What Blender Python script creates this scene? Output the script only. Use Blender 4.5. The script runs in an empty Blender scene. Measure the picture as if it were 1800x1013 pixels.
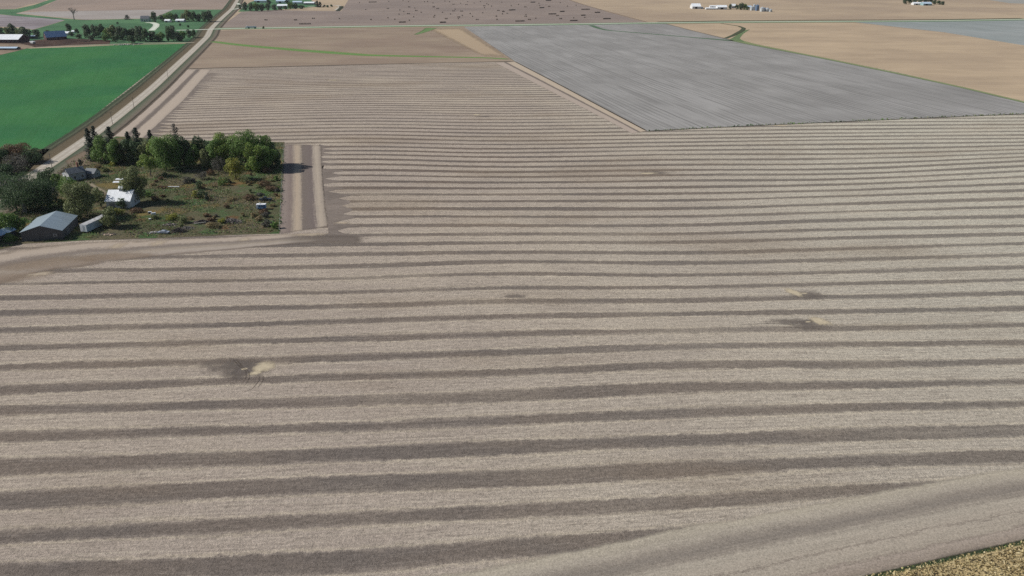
import bpy, bmesh, math, random
import numpy as np
from mathutils import Vector, Matrix
D = bpy.data; scene = bpy.context.scene; COL = scene.collection
rad = math.radians
# ------------------------------------------------------------------ camera, sky, sun
CAM_H = 100.0; FOC = 1457.0; HORIZON = -90.0; CX, CY = 900.0, 506.5
TILT = math.atan((CY - HORIZON) / FOC)
cam = D.objects.new('camera', D.cameras.new('camera')); COL.objects.link(cam)
cam.location = (0, 0, CAM_H); cam.rotation_euler = (math.pi/2 - TILT, 0, 0)
cam.data.sensor_width = 36; cam.data.lens = 36*FOC/1800
cam.data.clip_start = 0.5; cam.data.clip_end = 30000
scene.camera = cam
SUN_EL = 36.0; SUN_AZ = 273.0         # azimuth clockwise from +Y (north)
w = D.worlds.new('World'); scene.world = w; w.use_nodes = True
nt = w.node_tree; bg = nt.nodes['Background']
sky = nt.nodes.new('ShaderNodeTexSky'); sky.sky_type = 'NISHITA'; sky.sun_disc = False
sky.sun_elevation = rad(SUN_EL); sky.sun_rotation = rad(SUN_AZ); sky.altitude = 300
nt.links.new(sky.outputs[0], bg.inputs[0]); bg.inputs[1].default_value = 0.06
sl = D.lights.new('sun', 'SUN'); sl.energy = 4.3; sl.angle = rad(0.55); sl.color = (1, .955, .89)
so = D.objects.new('sun', sl); COL.objects.link(so)
sv = Vector((math.sin(rad(SUN_AZ))*math.cos(rad(SUN_EL)), math.cos(rad(SUN_AZ))*math.cos(rad(SUN_EL)), math.sin(rad(SUN_EL))))
so.rotation_euler = sv.to_track_quat('Z', 'Y').to_euler()
scene.view_settings.view_transform = 'Standard'; scene.view_settings.look = 'None'
scene.view_settings.gamma = 1; scene.view_settings.exposure = 0.27
scene.render.engine = 'CYCLES'; scene.cycles.transparent_max_bounces = 16; scene.cycles.use_denoising = False

# ------------------------------------------------------------------ helpers
def G(px, py, z=0.0):
    """photo pixel -> point on the plane at height z"""
    u = px-CX; v = py-CY
    t = (z-CAM_H) / -(FOC*math.sin(TILT)+v*math.cos(TILT))
    return Vector((u*t, (FOC*math.cos(TILT)-v*math.sin(TILT))*t, z))
def height_at(bx, by, ty):
    """height of something standing at pixel (bx,by) whose top shows at row ty"""
    p = G(bx, by); d = p.y
    v = ty-CY
    dy = FOC*math.cos(TILT)-v*math.sin(TILT); dz = -(FOC*math.sin(TILT)+v*math.cos(TILT))
    return CAM_H + d*dz/dy
def mpp(py): return CAM_H/((py-HORIZON)*math.cos(TILT))      # metres per pixel across
def lin(c):
    c /= 255.0
    return c/12.92 if c <= .04045 else ((c+.055)/1.055)**2.4
KA = 1.0
def S(r, g, b, k=1.0):
    return (lin(r)/KA*k, lin(g)/KA*k, lin(b)/KA*k, 1)
def tag(o, label=None, cat=None, group=None, kind=None):
    if label: o['label'] = label
    if cat: o['category'] = cat
    if group: o['group'] = group
    if kind: o['kind'] = kind
    return o
def link(name, me, mat=None, parent=None):
    o = D.objects.new(name, me); COL.objects.link(o)
    if mat:
        for m in (mat if isinstance(mat, (list, tuple)) else [mat]): me.materials.append(m)
    if parent: o.parent = parent
    return o
def thing(name, label, cat, loc, rz=0, group=None):
    o = D.objects.new(name, None); COL.objects.link(o); o.empty_display_size = .5
    o.location = loc; o.rotation_euler = (0, 0, rz)
    return tag(o, label, cat, group)
def copy_thing(root, loc, rz=0, sc=(1, 1, 1), label=None, group=None):
    r = root.copy(); COL.objects.link(r); r.location = loc; r.rotation_euler = (0, 0, rz); r.scale = sc
    if label: r['label'] = label
    if group: r['group'] = group
    for ch in list(root.children):
        c = ch.copy(); COL.objects.link(c); c.parent = r
        for g in ch.children:
            d = g.copy(); COL.objects.link(d); d.parent = c
    return r
# ---- node helpers
class NT:
    def __init__(s, name):
        s.m = D.materials.new(name); s.m.use_nodes = True; s.t = s.m.node_tree
        s.b = s.t.nodes['Principled BSDF']; s.b.inputs['Roughness'].default_value = .95
        s.b.inputs['Specular IOR Level'].default_value = .02
        s.out = s.t.nodes['Material Output']
    def n(s, ty, **kw):
        x = s.t.nodes.new(ty)
        for k, v in kw.items(): setattr(x, k, v)
        return x
    def l(s, a, b): s.t.links.new(a, b)
    def set(s, sock, v):
        if isinstance(v, (int, float)): sock.default_value = v
        elif isinstance(v, tuple): sock.default_value = v
        else: s.l(v, sock)
    def math(s, op, a, b=0.0, c=None, clamp=False):
        x = s.n('ShaderNodeMath', operation=op, use_clamp=clamp)
        s.set(x.inputs[0], a); s.set(x.inputs[1], b)
        if c is not None: s.set(x.inputs[2], c)
        return x.outputs[0]
    def mix(s, f, a, b, mode='MIX'):
        x = s.n('ShaderNodeMix', data_type='RGBA', blend_type=mode); x.clamp_factor = True
        s.set(x.inputs[0], f); s.set(x.inputs[6], a); s.set(x.inputs[7], b)
        return x.outputs[2]
    def ss(s, v, lo, hi):
        x = s.n('ShaderNodeMapRange', interpolation_type='SMOOTHSTEP')
        s.set(x.inputs[0], v); s.set(x.inputs[1], lo); s.set(x.inputs[2], hi)
        return x.outputs[0]
    def noise(s, vec, scale, detail=3, rough=.55, off=0):
        x = s.n('ShaderNodeTexNoise'); x.inputs['Scale'].default_value = scale
        x.inputs['Detail'].default_value = detail; x.inputs['Roughness'].default_value = rough
        s.l(vec, x.inputs['Vector'])
        return x.outputs[0]
    def mapped(s, vec, scale=(1, 1, 1), rot=0, loc=(0, 0, 0)):
        r = s.n('ShaderNodeMapping'); r.inputs['Rotation'].default_value = (0, 0, rot)
        s.l(vec, r.inputs['Vector'])
        x = s.n('ShaderNodeMapping'); x.inputs['Scale'].default_value = scale
        x.inputs['Location'].default_value = loc
        s.l(r.outputs[0], x.inputs['Vector'])
        return x.outputs[0]
    def obj(s): return s.n('ShaderNodeTexCoord').outputs['Object']
    def uv(s): return s.n('ShaderNodeTexCoord').outputs['UV']
    def bump(s, h, strength=.4, dist=.2):
        x = s.n('ShaderNodeBump'); x.inputs['Strength'].default_value = strength
        x.inputs['Distance'].default_value = dist; s.l(h, x.inputs['Height'])
        s.l(x.outputs[0], s.b.inputs['Normal'])
    def alpha(s, a):
        s.l(a, s.b.inputs['Alpha'])
def scl(c, k): return (c[0]*k, c[1]*k, c[2]*k, 1)

ROW_AZ = math.atan2(385, FOC/math.cos(TILT))       # direction of the road and the field rows
def field_mat(name, c1, c2, big=.012, rows=None, row_per=9.0, row_amt=.12, grain=.25, extra=None, yard=False):
    """c1/c2 mixed by large patches; rows = angle of crop rows or None"""
    t = NT(name); o = t.obj()
    a = t.noise(o, big, 5, .6)
    f = t.ss(a, .38, .62)
    col = t.mix(f, c1, c2)
    m2 = t.mapped(o, (.10, 1.6, 1) if rows is not None else (.6, 1.2, 1), rows if rows is not None else 0)
    b = t.noise(m2, .05, 4, .6)
    col = t.mix(t.math('MULTIPLY', t.ss(b, .35, .7), .22), col, scl(c2, .82))
    if rows is not None:
        r = t.mapped(o, (1, 1, 1), rows)
        sx = t.n('ShaderNodeSeparateXYZ'); t.l(r, sx.inputs[0])
        wob = t.math('MULTIPLY', t.noise(t.mapped(o, (.3, 1, 1), rows), .03, 3), 6)
        ph = t.math('ADD', sx.outputs[1], wob)
        for per, amt, cut in ((row_per*.36, row_amt*1.4, .2), (row_per*.8, row_amt*.9, .82), (row_per*3.4, row_amt*1.0, .97)):
            sn = t.math('SINE', t.math('MULTIPLY', ph, 2*math.pi/per))
            k = t.math('MULTIPLY', t.ss(sn, cut, 1.0), t.ss(t.noise(t.mapped(o, (.2, 1, 1), rows), .06, 2), .35, .6))
            col = t.mix(t.math('MULTIPLY', k, amt*3), col, scl(c2, .72))
    g = t.noise(o, .9, 4, .75)
    g2 = t.noise(t.mapped(o, (.05, 1.6, 1) if rows is not None else (.7, 1.3, 1), rows or 0), .4, 5, .75)
    gm = t.noise(t.mapped(o, (.05, 1.0, 1) if rows is not None else (.7, 1.3, 1), rows or 0, (40, 3, 0)), .22, 4, .7)
    gg = t.math('ADD', t.math('MULTIPLY', g, .4), t.math('ADD', t.math('MULTIPLY', g2, .3), t.math('MULTIPLY', gm, .3)))
    fac = t.math('MULTIPLY_ADD', t.math('SUBTRACT', gg, .5), grain*5.0, 1.0)
    fac = t.math('MULTIPLY_ADD', t.math('SUBTRACT', t.noise(t.mapped(o, (.5, 1.2, 1), rows or 0, (9, 77, 0)), .028, 6, .7), .5), .42, fac)
    hsv = t.n('ShaderNodeHueSaturation'); t.l(fac, hsv.inputs['Value']); t.l(col, hsv.inputs['Color'])
    t.l(hsv.outputs[0], t.b.inputs['Base Color'])
    t.bump(g, .35, .25)
    return t.m
def strip_mat(name, stops, soft=.12, softu=.02, grain=.25, warp=.06, amt=1.0, nscale=.25, warpscale=.12, streak=.07):
    """profile of colours across a strip (v from 0 to 1), ragged soft borders"""
    t = NT(name); o = t.obj(); uv = t.uv()
    sx = t.n('ShaderNodeSeparateXYZ'); t.l(uv, sx.inputs[0])
    n1 = t.math('SUBTRACT', t.noise(o, warpscale, 4, .65), .5)
    v = t.math('MULTIPLY_ADD', n1, warp*2, sx.outputs[1])
    cr = t.n('ShaderNodeValToRGB'); t.l(v, cr.inputs[0])
    e = cr.color_ramp.elements
    while len(e) < len(stops): e.new(.5)
    for i, (p, c) in enumerate(stops): e[i].position = p; e[i].color = c
    g = t.noise(o, .9, 4, .75); g2 = t.noise(o, nscale, 3, .6)
    stk = t.noise(t.mapped(uv, (7, 26, 1)), 1.0, 4, .7)
    v2 = t.math('ADD', v, t.math('MULTIPLY', t.math('SUBTRACT', stk, .5), streak)); v2 = t.math('ADD', v2, t.math('MULTIPLY', t.math('SUBTRACT', g, .5), streak*1.2)); t.l(v2, cr.inputs[0])
    fac = t.math('MULTIPLY_ADD', t.math('SUBTRACT', t.math('ADD', t.math('MULTIPLY', t.math('ADD', t.noise(o, 1.5, 5, .85), t.noise(o, 3.3, 2, .6)), .38), t.math('ADD', t.math('MULTIPLY', g2, .08), t.math('MULTIPLY', stk, .16))), .5), grain*4.2, 1)
    hsv = t.n('ShaderNodeHueSaturation'); t.l(fac, hsv.inputs['Value']); t.l(cr.outputs[0], hsv.inputs['Color'])
    t.l(hsv.outputs[0], t.b.inputs['Base Color'])
    if soft > 0:
        ed = t.math('MINIMUM', v, t.math('SUBTRACT', 1, v))
        a = t.ss(t.math('MULTIPLY_ADD', t.math('SUBTRACT', g, .5), soft*.7, ed), 0.0, soft)
        if softu > 0:
            uu = t.math('MULTIPLY_ADD', n1, softu*1.2, sx.outputs[0])
            a = t.math('MULTIPLY', a, t.ss(t.math('MINIMUM', uu, t.math('SUBTRACT', 1, uu)), 0, softu))
        t.alpha(t.math('MULTIPLY', a, amt))
    t.bump(g, .3, .2)
    return t.m
def blob_mat(name, c, amt=1.0, lo=.25, hi=.75, grain=.3, nscale=.12, namt=.9):
    """a patch of something lying on the ground, ragged edge"""
    t = NT(name); o = t.obj(); uv = t.uv()
    mp = t.n('ShaderNodeMapping'); mp.inputs['Location'].default_value = (-.5, -.5, 0); t.l(uv, mp.inputs[0])
    ln = t.n('ShaderNodeVectorMath', operation='LENGTH'); t.l(mp.outputs[0], ln.inputs[0])
    r = t.math('MULTIPLY', ln.outputs['Value'], 2)
    n = t.math('SUBTRACT', t.noise(o, nscale, 5, .65), .5)
    a = t.ss(t.math('MULTIPLY_ADD', n, namt*1.3, t.math('SUBTRACT', 1, r)), lo, hi)
    ring = t.ss(r, 1.0, .85)
    g = t.noise(o, .9, 4, .75)
    hsv = t.n('ShaderNodeHueSaturation'); t.l(t.math('MULTIPLY_ADD', t.math('SUBTRACT', g, .5), grain*3, 1), hsv.inputs['Value'])
    hsv.inputs['Color'].default_value = c
    t.l(hsv.outputs[0], t.b.inputs['Base Color'])
    x = t.n('ShaderNodeMapRange', interpolation_type='SMOOTHSTEP')
    t.l(r, x.inputs[0]); x.inputs[1].default_value = 1.0; x.inputs[2].default_value = .85
    x.inputs[3].default_value = 0; x.inputs[4].default_value = 1
    t.alpha(t.math('MULTIPLY', t.math('MULTIPLY', a, x.outputs[0]), amt))
    return t.m
def plain_mat(name, c, rough=.7, metal=0, var=.12, scale=1.2, spec=.3, streak=False, rust=None):
    t = NT(name); o = t.obj(); t.b.inputs['Roughness'].default_value = rough
    t.b.inputs['Metallic'].default_value = metal; t.b.inputs['Specular IOR Level'].default_value = spec
    v = t.mapped(o, (1, 1, .15)) if streak else o
    n = t.noise(v, scale, 4, .65)
    col = t.mix(t.ss(n, .3, .7), scl(c, 1-var), scl(c, 1+var*.6))
    if rust: col = t.mix(t.math('MULTIPLY', t.ss(t.noise(o, .8, 5, .7), .52, .7), .8), col, rust)
    t.l(col, t.b.inputs['Base Color'])
    return t.m
def roof_mat(name, c, rough=.45, per=.9, metal=.0, rust=None):
    """standing-seam sheet metal, ribs running down the slope (local x across ribs set by uv)"""
    t = NT(name); t.b.inputs['Roughness'].default_value = rough; t.b.inputs['Metallic'].default_value = metal
    t.b.inputs['Specular IOR Level'].default_value = .4
    uv = t.uv(); sx = t.n('ShaderNodeSeparateXYZ'); t.l(uv, sx.inputs[0])
    o = t.obj()
    f = t.math('FRACT', t.math('DIVIDE', sx.outputs[0], per))
    rib = t.ss(t.math('ABSOLUTE', t.math('SUBTRACT', f, .5)), .42, .5)
    n = t.noise(t.mapped(uv, (1, .15, 1)), .8, 4, .6)
    col = t.mix(t.ss(n, .3, .7), scl(c, .88), scl(c, 1.05))
    col = t.mix(t.math('MULTIPLY', rib, .35), col, scl(c, .6))
    if rust: col = t.mix(t.math('MULTIPLY', t.ss(t.noise(o, .5, 5, .7), .55, .68), .7), col, rust)
    t.l(col, t.b.inputs['Base Color']); t.bump(rib, .6, .05)
    return t.m
def leaf_mat(name, c1, c2, c3):
    t = NT(name); t.b.inputs['Roughness'].default_value = .6; t.b.inputs['Specular IOR Level'].default_value = .25
    g = t.n('ShaderNodeNewGeometry'); o = t.obj()
    n = t.noise(o, .22, 3, .6)
    col = t.mix(t.ss(n, .4, .6), c1, c2)
    col = t.mix(t.ss(g.outputs['Random Per Island'], .55, 1.0), col, c3)
    t.l(col, t.b.inputs['Base Color'])
    tr = t.n('ShaderNodeBsdfTranslucent'); t.l(col, tr.inputs[0])
    mx = t.n('ShaderNodeMixShader'); mx.inputs[0].default_value = .3
    t.l(t.b.outputs[0], mx.inputs[1]); t.l(tr.outputs[0], mx.inputs[2]); t.l(mx.outputs[0], t.out.inputs['Surface'])
    return t.m
# ------------------------------------------------------------------ flat ground pieces
def sheet(name, pts, z, mat, kind='structure'):
    bm = bmesh.new(); vs = [bm.verts.new(G(x, y) + Vector((0, 0, z))) for x, y in pts]
    f = bm.faces.new(vs)
    if f.normal.z < 0 or True:
        bm.normal_update()
        if f.normal.z < 0: f.normal_flip()
    bmesh.ops.triangulate(bm, faces=bm.faces[:])
    me = D.meshes.new(name); bm.to_mesh(me); bm.free()
    return tag(link(name, me, mat), kind=kind)
def grid_mesh(name, rows, uvs):
    """rows: list of lists of Vector, uvs the same"""
    nr, nc = len(rows), len(rows[0])
    vs = [v for r in rows for v in r]; fs = []
    for i in range(nr-1):
        for j in range(nc-1):
            a = i*nc+j; fs.append((a, a+1, a+1+nc, a+nc))
    me = D.meshes.new(name); me.from_pydata(vs, [], fs)
    ul = me.uv_layers.new(name='uv'); flat = [u for r in uvs for u in r]
    for lp in me.loops: ul.data[lp.index].uv = flat[lp.vertex_index]
    me.update()
    if me.polygons[0].normal.z < 0: me.flip_normals()
    return me
def resample(line, k):
    """subdivide polyline smoothly into k+1 points"""
    P = [Vector((a, b)) for a, b in line]
    L = [0]
    for a, b in zip(P, P[1:]): L.append(L[-1]+(b-a).length)
    out = []
    for i in range(k+1):
        s = L[-1]*i/k; j = max(0, min(len(P)-2, next((q for q in range(len(L)-1) if L[q+1] >= s-1e-9), len(P)-2)))
        t = (s-L[j])/max(1e-9, L[j+1]-L[j])
        p0 = P[max(0, j-1)]; p1 = P[j]; p2 = P[j+1]; p3 = P[min(len(P)-1, j+2)]
        out.append(p1*(1-t)+p2*t if len(P) < 3 else p1*(1-t)+p2*t)
    return out
def strip(name, top, bot, z, mat, k=40, across=4, kind='structure'):
    A = resample(top, k); B = resample(bot, k); rows = []; uvs = []
    for j in range(across+1):
        f = j/across
        r = []
        for a, b in zip(A, B):
            pa = G(a.x, a.y); pb = G(b.x, b.y); p = pa.lerp(pb, f); p.z = z; r.append(p)
        rows.append(r); uvs.append([(i/k, f) for i in range(k+1)])
    return tag(link(name, grid_mesh(name, rows, uvs), mat), kind=kind)
def ribbon(name, line, wm, z, mat, k=40, kind='structure', off=0.0):
    """centre line in photo pixels, width in metres on the ground"""
    P = [G(x, y) for x, y in line]
    L = [0]
    for a, b in zip(P, P[1:]): L.append(L[-1]+(b-a).length)
    pts = []
    for i in range(k+1):
        s = L[-1]*i/k; j = 0
        while j < len(P)-2 and L[j+1] < s: j += 1
        t = (s-L[j])/max(1e-9, L[j+1]-L[j]); pts.append(P[j].lerp(P[j+1], t))
    for _ in range(2):
        pts = [pts[0]]+[(pts[i-1]+pts[i]*2+pts[i+1])/4 for i in range(1, k)]+[pts[-1]]
    rows = [[], [], []]; uvs = [[], [], []]
    for i, p in enumerate(pts):
        d = (pts[min(k, i+1)]-pts[max(0, i-1)]).normalized(); nrm = Vector((-d.y, d.x, 0))
        ww = wm if not isinstance(wm, (list, tuple)) else np.interp(i/k, np.linspace(0, 1, len(wm)), wm)
        for q, s in enumerate((-.5, 0, .5)):
            v = p+nrm*(ww*s+off); v.z = z; rows[q].append(v); uvs[q].append((i/k, q/2))
    return tag(link(name, grid_mesh(name, rows, uvs), mat), kind=kind)
BLOBN = [0]
def blob(name, px, py, rx, ry, z, mat, rot=0, kind='structure'):
    """patch centred at a pixel; rx, ry in metres"""
    BLOBN[0] += 1; z += .0011*BLOBN[0]*(.5 if z > .05 else .25)
    c = G(px, py); rows = []; uvs = []
    for j in range(5):
        r = []; u = []
        for i in range(5):
            a = (i/2-1)*rx; b = (j/2-1)*ry
            r.append(Vector((c.x+a*math.cos(rot)-b*math.sin(rot), c.y+a*math.sin(rot)+b*math.cos(rot), z))); u.append((i/4, j/4))
        rows.append(r); uvs.append(u)
    return tag(link(name, grid_mesh(name, rows, uvs), mat), kind=kind)

# base ground to the horizon
TAN = S(174, 156, 132); TAN2 = S(156, 139, 120)
t_ground = field_mat('dry_farmland', TAN, TAN2, .004, rows=.1, row_per=22, row_amt=.05, grain=.12)
me = D.meshes.new('ground'); R_ = 14000
me.from_pydata([(-R_, -3000, 0), (R_, -3000, 0), (R_, R_, 0), (-R_, R_, 0)], [], [(0, 1, 2, 3)])
tag(link('ground', me, t_ground), kind='structure')

# ---- the big stubble field: rows of chaff read off the photograph, laid on the ground
T = {}
c880 = [962, 900.6, 842, 788, 740, 696, 655, 620, 588, 557, 530, 506.8, 480.9, 460.6, 443.4, 427.1, 411.9, 396.6, 381.2, 367.4, 354, 342, 331.4, 321.2, 311.4, 302.5, 293.6, 285, 276.5, 269, 262, 254.6, 248, 241, 234.5, 228, 222, 216, 210.7, 204.4, 200, 195.5, 191.3, 187.4, 183.6, 179.3, 175.2, 171, 167.1, 163.4, 159.9, 156.3, 152.8, 149.2, 145.9]
NMAX = 69
for n in range(len(c880), NMAX+1): c880.append(1/(1/235.9+.0561e-3*(n-54))-90)
c0 = [1005, 945, 881.7, 821.7, 768, 721.7, 686.7, 646, 612.7, 581.7, 550, 524, 499, 478, 456, 438]
c600 = [987, 915, 853, 800, 751, 705, 663, 628.3, 596.7, 565.7, 539, 514, 490, 469, 447.5, 430, 414, 397, 382, 368, 355, 342, 331, 319, 309, 299, 289, 280, 272, 265, 258, 250.5]
c1200 = [940, 885, 825, 774, 727, 681.7, 641, 609, 580, 552, 528, 505, 484, 462.7, 444, 425.7, 411, 396, 380.6, 367, 352, 340.5, 329, 318, 307.5, 299, 290, 281, 271.7, 264, 257, 250, 243.7, 237]
c1500 = [920, 863, 812, 766, 717, 677, 640, 606, 577, 548, 522, 499, 478, 456, 437, 418, 403, 387, 372, 358, 344.5, 334, 324, 314.5, 305.5, 297, 288, 278.7, 270.5, 262.5, 253.5, 246, 240, 234]
c1800 = [905, 850, 803, 758, 710, 671.7, 635.5, 601.7, 571.7, 541.7, 515, 491.7, 470, 448, 429, 411.7, 398, 380.6, 363.5, 349.5, 334.5, 323, 311, 301, 292, 283, 276, 269.5, 263, 256, 250, 243.7, 237.5, 231, 225, 219, 213, 207.5]
def fill(c, top_off):
    c = list(c); d = c[-1]-c880[len(c)-1]; m = len(c)
    for n in range(m, NMAX+1):
        f = (n-m)/(NMAX-m); c.append(c880[n]+d*(1-f)+top_off*f)
    return c
cols_x = [0, 600, 880, 1200, 1500, 1800]
cols_y = [fill(c0, 17), fill(c600, 5.5), c880, fill(c1200, -3), fill(c1500, -5), fill(c1800, -6)]
def row_y(n, x):
    def at(c, n):
        if n < 0: return 1/(1/(c[0]+90)-.0625e-3*(-n)*(-1 if False else 1))-90 if n < 0 else c[0]
        i = min(NMAX-1, int(math.floor(n))); return c[i]*(1-(n-i))+c[i+1]*(n-i)
    ys = [at(c, n) for c in cols_y]
    if x <= 0:
        return ys[0]-(x)*(-(ys[1]-ys[0])/600)
    if x >= 1800: return ys[-1]+(x-1800)*(ys[-1]-ys[-2])/300*.6
    # smooth (Catmull-Rom) across the columns
    for i in range(5):
        if x <= cols_x[i+1]:
            x0, x1 = cols_x[i], cols_x[i+1]; t = (x-x0)/(x1-x0); h = x1-x0
            def sl_(k):
                if k == 0: return (ys[1]-ys[0])/(cols_x[1]-cols_x[0])
                if k == 5: return (ys[5]-ys[4])/(cols_x[5]-cols_x[4])
                return (ys[k+1]-ys[k-1])/(cols_x[k+1]-cols_x[k-1])
            m0, m1 = sl_(i)*h, sl_(i+1)*h
            return (2*t**3-3*t*t+1)*ys[i]+(t**3-2*t*t+t)*m0+(-2*t**3+3*t*t)*ys[i+1]+(t**3-t*t)*m1
rows = []; uvs = []
xs = list(range(-900, 2801, 60)); ns = list(range(-7, NMAX+1))
for n in ns:
    r = [G(x, row_y(n, x)) + Vector((0, 0, .01)) for x in xs]
    rows.append(r); uvs.append([(p.x/10.6, n) for p in r])
me = grid_mesh('stubble_field', rows, uvs)
t = NT('bean_stubble'); o = t.obj(); uv = t.uv()
sx = t.n('ShaderNodeSeparateXYZ'); t.l(uv, sx.inputs[0]); U, V = sx.outputs[0], sx.outputs[1]
wl = t.math('SUBTRACT', t.noise(t.mapped(uv, (.08, 1, 1)), 1.0, 3, .6), .5)
we = t.math('SUBTRACT', t.noise(o, .35, 5, .8), .5)
wf = t.math('SUBTRACT', t.noise(t.mapped(uv, (1.2, 6, 1)), 1.0, 4, .7), .5)
vv = t.math('ADD', V, t.math('MULTIPLY', wl, .24))
vv = t.math('ADD', vv, t.math('MULTIPLY', we, .30))
wm_ = t.math('SUBTRACT', t.noise(t.mapped(uv, (.5, 2, 1), 0, (5, 5, 0)), 1.0, 3, .6), .5)
vv = t.math('ADD', vv, t.math('MULTIPLY', wm_, .10))
fr = t.math('FRACT', t.math('ADD', vv, .5))
d = t.math('ABSOLUTE', t.math('SUBTRACT', fr, .5))
perrow = t.n('ShaderNodeTexWhiteNoise', noise_dimensions='1D')
t.l(t.math('FLOOR', t.math('ADD', vv, .5)), perrow.inputs['W'])
far_ = t.ss(t.math('ABSOLUTE', t.math('SUBTRACT', V, 27.0)), 14.0, 4.0)
wid = t.math('ADD', .125, t.math('MULTIPLY', perrow.outputs['Value'], .055))
wid = t.math('ADD', wid, t.math('MULTIPLY', t.ss(V, 7.0, 2.0), .075))
wid = t.math('ADD', wid, t.math('MULTIPLY', far_, .055)); up_ = t.ss(V, 34.0, 42.0); wid = t.math('ADD', wid, t.math('MULTIPLY', up_, .035))
wid = t.math('ADD', wid, t.math('MULTIPLY', t.math('SUBTRACT', t.noise(t.mapped(uv, (.12, .7, 1), 0, (7, 3, 0)), 1.0, 2), .5), .26))
sft = t.math('MULTIPLY_ADD', t.ss(t.noise(t.mapped(uv, (.3, 1.5, 1), 0, (1, 8, 0)), 1.0, 3), .35, .65), .10, .04)
light = t.ss(t.math('SUBTRACT', d, wid), t.math('MULTIPLY', sft, -1.0), sft)
strong = t.ss(t.noise(t.mapped(uv, (.09, .8, 1), 0, (3, 9, 0)), 1.0, 4, .65), .22, .48)
lightf = t.math('MAXIMUM', light, t.math('MULTIPLY', t.math('SUBTRACT', 1, strong), .4))
big = t.ss(t.noise(o, .006, 4, .55), .35, .65)
LC = t.mix(big, S(161, 149, 138), S(172, 160, 145))
DC = t.mix(big, S(112, 103, 96), S(122, 111, 101))
DC = t.mix(t.math('MAXIMUM', t.math('MULTIPLY', far_, .75), t.math('MULTIPLY', up_, .7)), DC, S(104, 92, 84))
pt = t.ss(t.noise(t.mapped(uv, (.25, .5, 1), 0, (9, 2, 0)), 1.0, 4, .6), .42, .62)
LC = t.mix(t.math('MULTIPLY', pt, .55), LC, S(154, 142, 131))
DC = t.mix(t.math('MULTIPLY', pt, .5), DC, S(102, 96, 92))
# sun-angle brightening painted into the straw: paler, greener towards the east of the field
so_ = t.n('ShaderNodeSeparateXYZ'); t.l(o, so_.inputs[0])
east = t.ss(t.math('ADD', so_.outputs[0], t.math('MULTIPLY', t.math('SUBTRACT', t.noise(o, .01, 3), .5), 120)), -60, 260)
LC = t.mix(t.math('MULTIPLY', east, .8), LC, S(186, 182, 166))
DC = t.mix(t.math('MULTIPLY', east, .6), DC, S(134, 129, 119))
# bright chaff rim beside each dark band and long streaks inside the light one
rim = t.math('MULTIPLY', t.ss(t.math('SUBTRACT', d, wid), .0, .04), t.ss(t.math('SUBTRACT', d, wid), .13, .05))
LC = t.mix(t.math('MULTIPLY', rim, .4), LC, S(188, 176, 154))
LC = t.mix(t.math('MULTIPLY', t.ss(wf, .02, .18), .5), LC, S(132, 122, 112))
rw = t.noise(t.mapped(uv, (.35, 16, 1), 0, (2, 2, 0)), 1.0, 3, .6)
LC = t.mix(t.math('MULTIPLY', t.ss(rw, .5, .68), .45), LC, S(138, 128, 118)); LC = t.mix(t.math('MULTIPLY', t.ss(rw, .48, .34), .35), LC, S(188, 178, 160))
DC = t.mix(t.math('MULTIPLY', t.ss(rw, .52, .7), .4), DC, S(140, 131, 122))
thin = t.math('ABSOLUTE', t.math('SUBTRACT', t.math('FRACT', t.math('MULTIPLY', vv, 3.0)), .5))
LC = t.mix(t.math('MULTIPLY', t.ss(thin, .06, .0), t.math('MULTIPLY', t.ss(t.noise(t.mapped(uv, (.3, 2, 1)), 1., 2), .45, .6), .35)), LC, S(125, 114, 103))
col = t.mix(lightf, DC, LC)
brn = t.ss(t.noise(t.mapped(o, (1, 2.5, 1)), .008, 4, .6), .5, .68)
col = t.mix(t.math('MULTIPLY', brn, .34), col, S(128, 113, 96))
plp = t.ss(t.noise(t.mapped(o, (1, 2.2, 1), 0, (4, 4, 0)), .012, 5, .65), .52, .7)
col = t.mix(t.math('MULTIPLY', plp, .28), col, S(178, 166, 148))
g = t.noise(o, 1.1, 5, .85); g2 = t.noise(t.mapped(uv, (4, 14, 1)), 1.0, 4, .75)
g3 = t.noise(o, 3.2, 2, .6)
gg = t.math('ADD', t.math('MULTIPLY', t.math('SUBTRACT', g, .5), 1.5), t.math('MULTIPLY', t.math('SUBTRACT', g2, .5), 1.1))
gg = t.math('ADD', gg, t.math('MULTIPLY', t.math('SUBTRACT', g3, .5), 1.0))
hsv = t.n('ShaderNodeHueSaturation'); t.l(t.math('ADD', gg, 1.0), hsv.inputs['Value']); t.l(col, hsv.inputs['Color'])
t.l(hsv.outputs[0], t.b.inputs['Base Color'])
t.bump(t.math('ADD', g, t.math('MULTIPLY', light, .15)), .8, .4)
tag(link('stubble_field', me, t.m), kind='structure')

# ---- fields beyond and beside it
Z = .02
GR1, GR2 = S(52, 114, 78), S(60, 122, 76)
t = field_mat('young_green_crop', S(54, 103, 66), S(62, 110, 66), .012, rows=1.2, row_per=7, row_amt=.06, grain=.16)
sheet('green_field', [(328, 77), (210, 79.5), (130, 83), (30, 86), (0, 96), (-140, 112), (-1500, 112), (-1500, 262), (88, 263)], Z*2, t)
m_grey = field_mat('grey_stalk_field', S(149, 147, 144), S(137, 135, 132), .012, rows=-(math.pi/2+ROW_AZ), row_per=12, row_amt=.2, grain=.15)
sheet('bare_grey_field', [(815, 47), (1040, 43), (1170, 42), (1275, 68), (1318, 77), (1449, 103), (1576, 129), (1700, 156), (1800, 180), (1900, 203), (2100, 189), (1800, 200), (1500, 213), (1300, 222), (1138, 231), (905, 108.5)][:10]+[(1900, 196), (1800, 200.5), (1500, 213), (1300, 222), (1138, 231), (905, 108.5)], Z*2, m_grey)
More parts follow.
